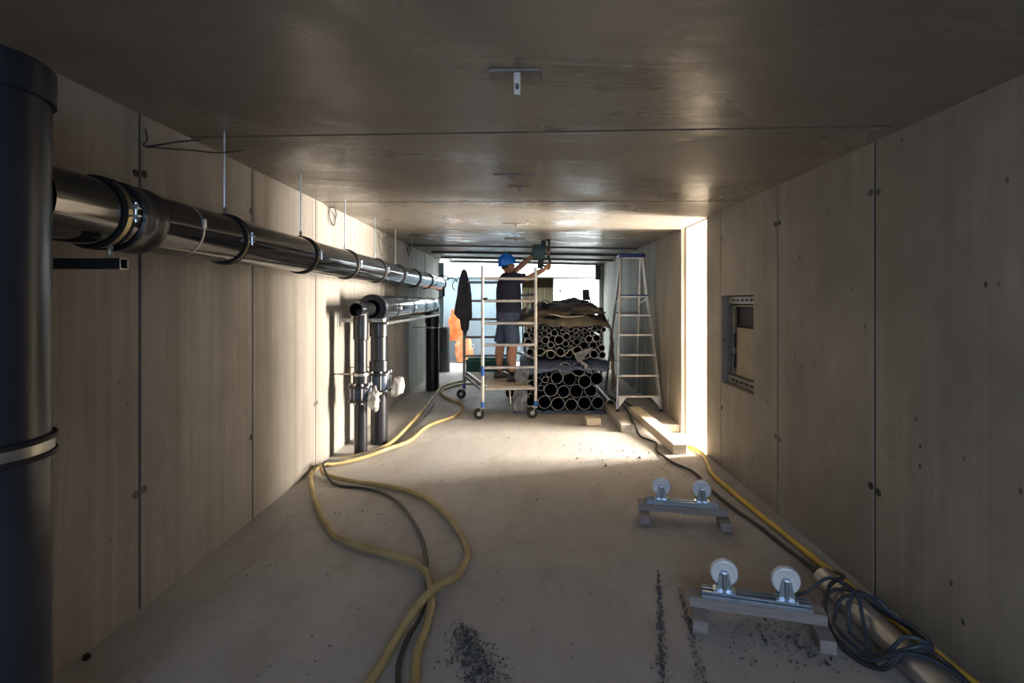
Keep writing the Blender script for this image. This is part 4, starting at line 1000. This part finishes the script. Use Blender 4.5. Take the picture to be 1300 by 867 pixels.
m = MB(); m.sweep(smooth_path([(.985, 8.6, 1.76), (.99, 8.6, 1.68), (1.0, 8.58, 1.60)], 4), .009, 8); m.sweep(smooth_path([(1.085, 8.6, 1.76), (1.10, 8.6, 1.68), (1.11, 8.58, 1.58)], 4), .009, 8); m.sweep([(1.0, 8.58, 1.62), (1.11, 8.58, 1.61)], .008, 8); obj('lamp_stand', m, 'tool_black', t)
m = MB(); m.lathe([(.02, .0), (.13, .0), (.12, .03), (.06, .2), (.035, .3), (.02, .31)], (1.62, 10.9, 1.25), seg=20, cap=True); m.tube((1.62, 10.9, .1), (1.62, 10.9, 1.27), .02, 10); obj('covered_post', m, 'cloth_dark', label='grey cone-topped post standing behind the pipe stack', cat='post')

# ------------------------------------------------------------------ stepladder
zf = .1
t = thing('stepladder', 'tall aluminium stepladder with blue top standing by the right wall', 'ladder', (1.68, 7.9, zf))
A0, A1 = V(1.355, 7.56, zf), V(1.505, 8.08, 2.36)
B0, B1 = V(1.985, 7.56, zf), V(1.838, 8.08, 2.36)
for a, b in ((A0, A1), (B0, B1)):
    m = MB(); bar(m, a+V(0, 0, .02), b, .026, .07); ra = obj('front_rail', m, 'alu', t)
    m = MB(); m.box(a+V(0, .0, .02), (.034, .08, .04), None, .004); obj('rail_foot', m, 'rubber', ra)
for z in (.31, .60, .895, 1.185, 1.475, 1.765):
    f = (z-zf)/(2.36-zf); a = A0.lerp(A1, f); b = B0.lerp(B1, f); c = (a+b)/2
    blue = z > 1.7
    m = MB(); m.box(c+V(0, .0, 0), ((b-a).length, .085 if not blue else .14, .024 if not blue else .036), None, .003); obj('step', m, 'blue_plastic' if blue else 'alu', t)
    if blue:
        m = MB(); m.box(c+V(0, -.072, -.012), ((b-a).length, .006, .02), None, .002); obj('step_edge', m, 'alu', t)
for z, s in ((.31, -1),):
    f = (z-zf)/(2.36-zf); a = A0.lerp(A1, f); b = B0.lerp(B1, f)
    for p, q, dx in ((a, A0, 1), (b, B0, -1)):
        lo = q.lerp(A1 if dx > 0 else B1, f-.07)
        m = MB(); m.rings([[p+V(dx*.01, y, -.01), p+V(dx*.12, y, -.012), lo+V(dx*.01, y, -.0)] for y in (-.04, -.034)]); obj('gusset', m, 'alu', t)
m = MB(); m.box((1.6715, 8.13, 2.385), (.40, .22, .06), None, .012, 2); tc = obj('top_cap', m, 'blue_plastic', t)
m = MB(); m.box((1.6715, 8.02, 2.345), (.33, .02, .02), None, .003); obj('cap_edge', m, 'alu', tc)
for x0, x1, mat in ((1.40, 1.52, 'alu_shaded'), (1.93, 1.825, 'alu')):
    m = MB(); bar(m, (x0, 8.95, zf+.01), (x1, 8.17, 2.36), .024, .045); obj('rear_leg', m, mat, t)
for z in (.7, 1.5):
    f = (z-zf)/2.26
    m = MB(); m.tube((1.40+.12*f, 8.95-.78*f, z), (1.93-.105*f, 8.95-.78*f, z), .011, 8); obj('rear_brace', m, 'alu_shaded', t)
for xa, xb in ((1.47, 1.47), (1.87, 1.87)):
    m = MB(); bar(m, (xa, 7.95, 1.72), (xb, 8.38, 1.66), .006, .02, .001); obj('spreader', m, 'alu', t)

# ------------------------------------------------------------------ orange workwear on the back wall
def garment(x, z0, z1, w_, d_, mat, label, seed):
    m = MB(); rg = []
    for j in range(15):
        f = j/14; z = z1+(z0-z1)*f; r = w_*(.55+.45*math.sin(min(1, f*1.6)*PI/2))*(1 if f < .9 else .85)
        rg.append([V(x+math.cos(a)*r*(1+.25*noise.noise(V(a*1.4, f*4, seed)))+.04*noise.noise(V(f*4, seed, 0)), YB-.10-d_*.5+math.sin(a)*d_*(1+.5*math.sin(a*5+f*3+seed)*.4)*.5, z) for a in [2*PI*k/30 for k in range(30)]])
    m.rings(rg); return obj('workwear', m, mat, label=label, cat='workwear', sharp=1.0)
garment(-1.86, .60, 1.45, .19, .14, 'orange', 'orange work jacket hanging on the pale back wall', 1.0)
garment(-1.62, .02, .72, .24, .2, 'orange_pale', 'pale orange work clothes heaped under the hanging jacket', 4.0)
m = MB(); m.box((-1.47, YB-.05, .42), (.22, .01, .12)); sg = obj('notice', m, 'white', label='small white notice with a blue band low on the back wall', cat='notice')
m = MB(); m.box((-1.47, YB-.057, .43), (.2, .004, .04)); obj('blue_band', m, 'logo', sg)

m = MB(); m.lathe([(.001, .0), (.016, .0), (.018, .008), (.013, .022), (.001, .023)], (-2.06, 2.48, .0), seg=14); obj('rubber_plug', m, 'rubber', label='tiny black plug on the floor against the left wall', cat='plug')
# ------------------------------------------------------------------ crumbs and grit on the floor
def scatter(name, n, fn, size, mat, label, cat):
    m = MB()
    for _ in range(n):
        x, y = fn(); s = size*random.uniform(.4, 1.3)*(2.2 if random.random() < .03 else 1); a = random.random()*PI
        c = V(x, y, .004)
        p = [c+V(math.cos(a+q)*s*random.uniform(.6, 1.2), math.sin(a+q)*s*random.uniform(.6, 1.2), -.002) for q in (0, 2.1, 4.2)]+[c+V(0, 0, s*random.uniform(.5, .9))]
        v = [m.bm.verts.new(q) for q in p]
        for f in ((0, 1, 3), (1, 2, 3), (2, 0, 3), (0, 2, 1)): m.bm.faces.new([v[i] for i in f])
    return obj(name, m, mat, label=label, cat=cat, kind='stuff')
scatter('crumbs', 420, lambda: (random.uniform(-1.95, 1.9), 2.2+6*random.random()**1.3), .008, 'pebble', 'small crumbs of mortar scattered over the concrete floor', 'debris')
scatter('crumbs', 160, lambda: (min(1.4, random.gauss(.95, .3)), random.gauss(5.75, .25)), .009, 'grit', 'dark crumbs on the bright floor before the side passage', 'debris')
scatter('grit', 900, lambda: (lambda k, g: (-.32+.17*k+g*(.025+.05*k), 2.72-.42*k+random.gauss(0, .03)))(random.random(), random.gauss(0, 1)), .0055, 'grit', 'dark grit smeared on the floor at the bottom centre', 'debris')
def trail(x0, y0, x1, y1, w_):
    k = random.random()**.8; return (x0+(x1-x0)*k+random.gauss(0, w_*(.4+k)), y0+(y1-y0)*k)
scatter('grit', 420, lambda: trail(.85, 3.3, .60, 2.25, .011), .0055, 'grit', 'long line of dark grit left of the nearer roller stand', 'debris')
scatter('grit', 260, lambda: trail(.92, 3.1, .78, 2.2, .012), .005, 'grit', 'thin line of dark grit closest to the nearer roller stand', 'debris')
scatter('grit', 350, lambda: (random.gauss(1.32, .16), random.gauss(2.62, .10)), .006, 'grit', 'dark flakes on the floor under the nearer roller stand', 'debris')
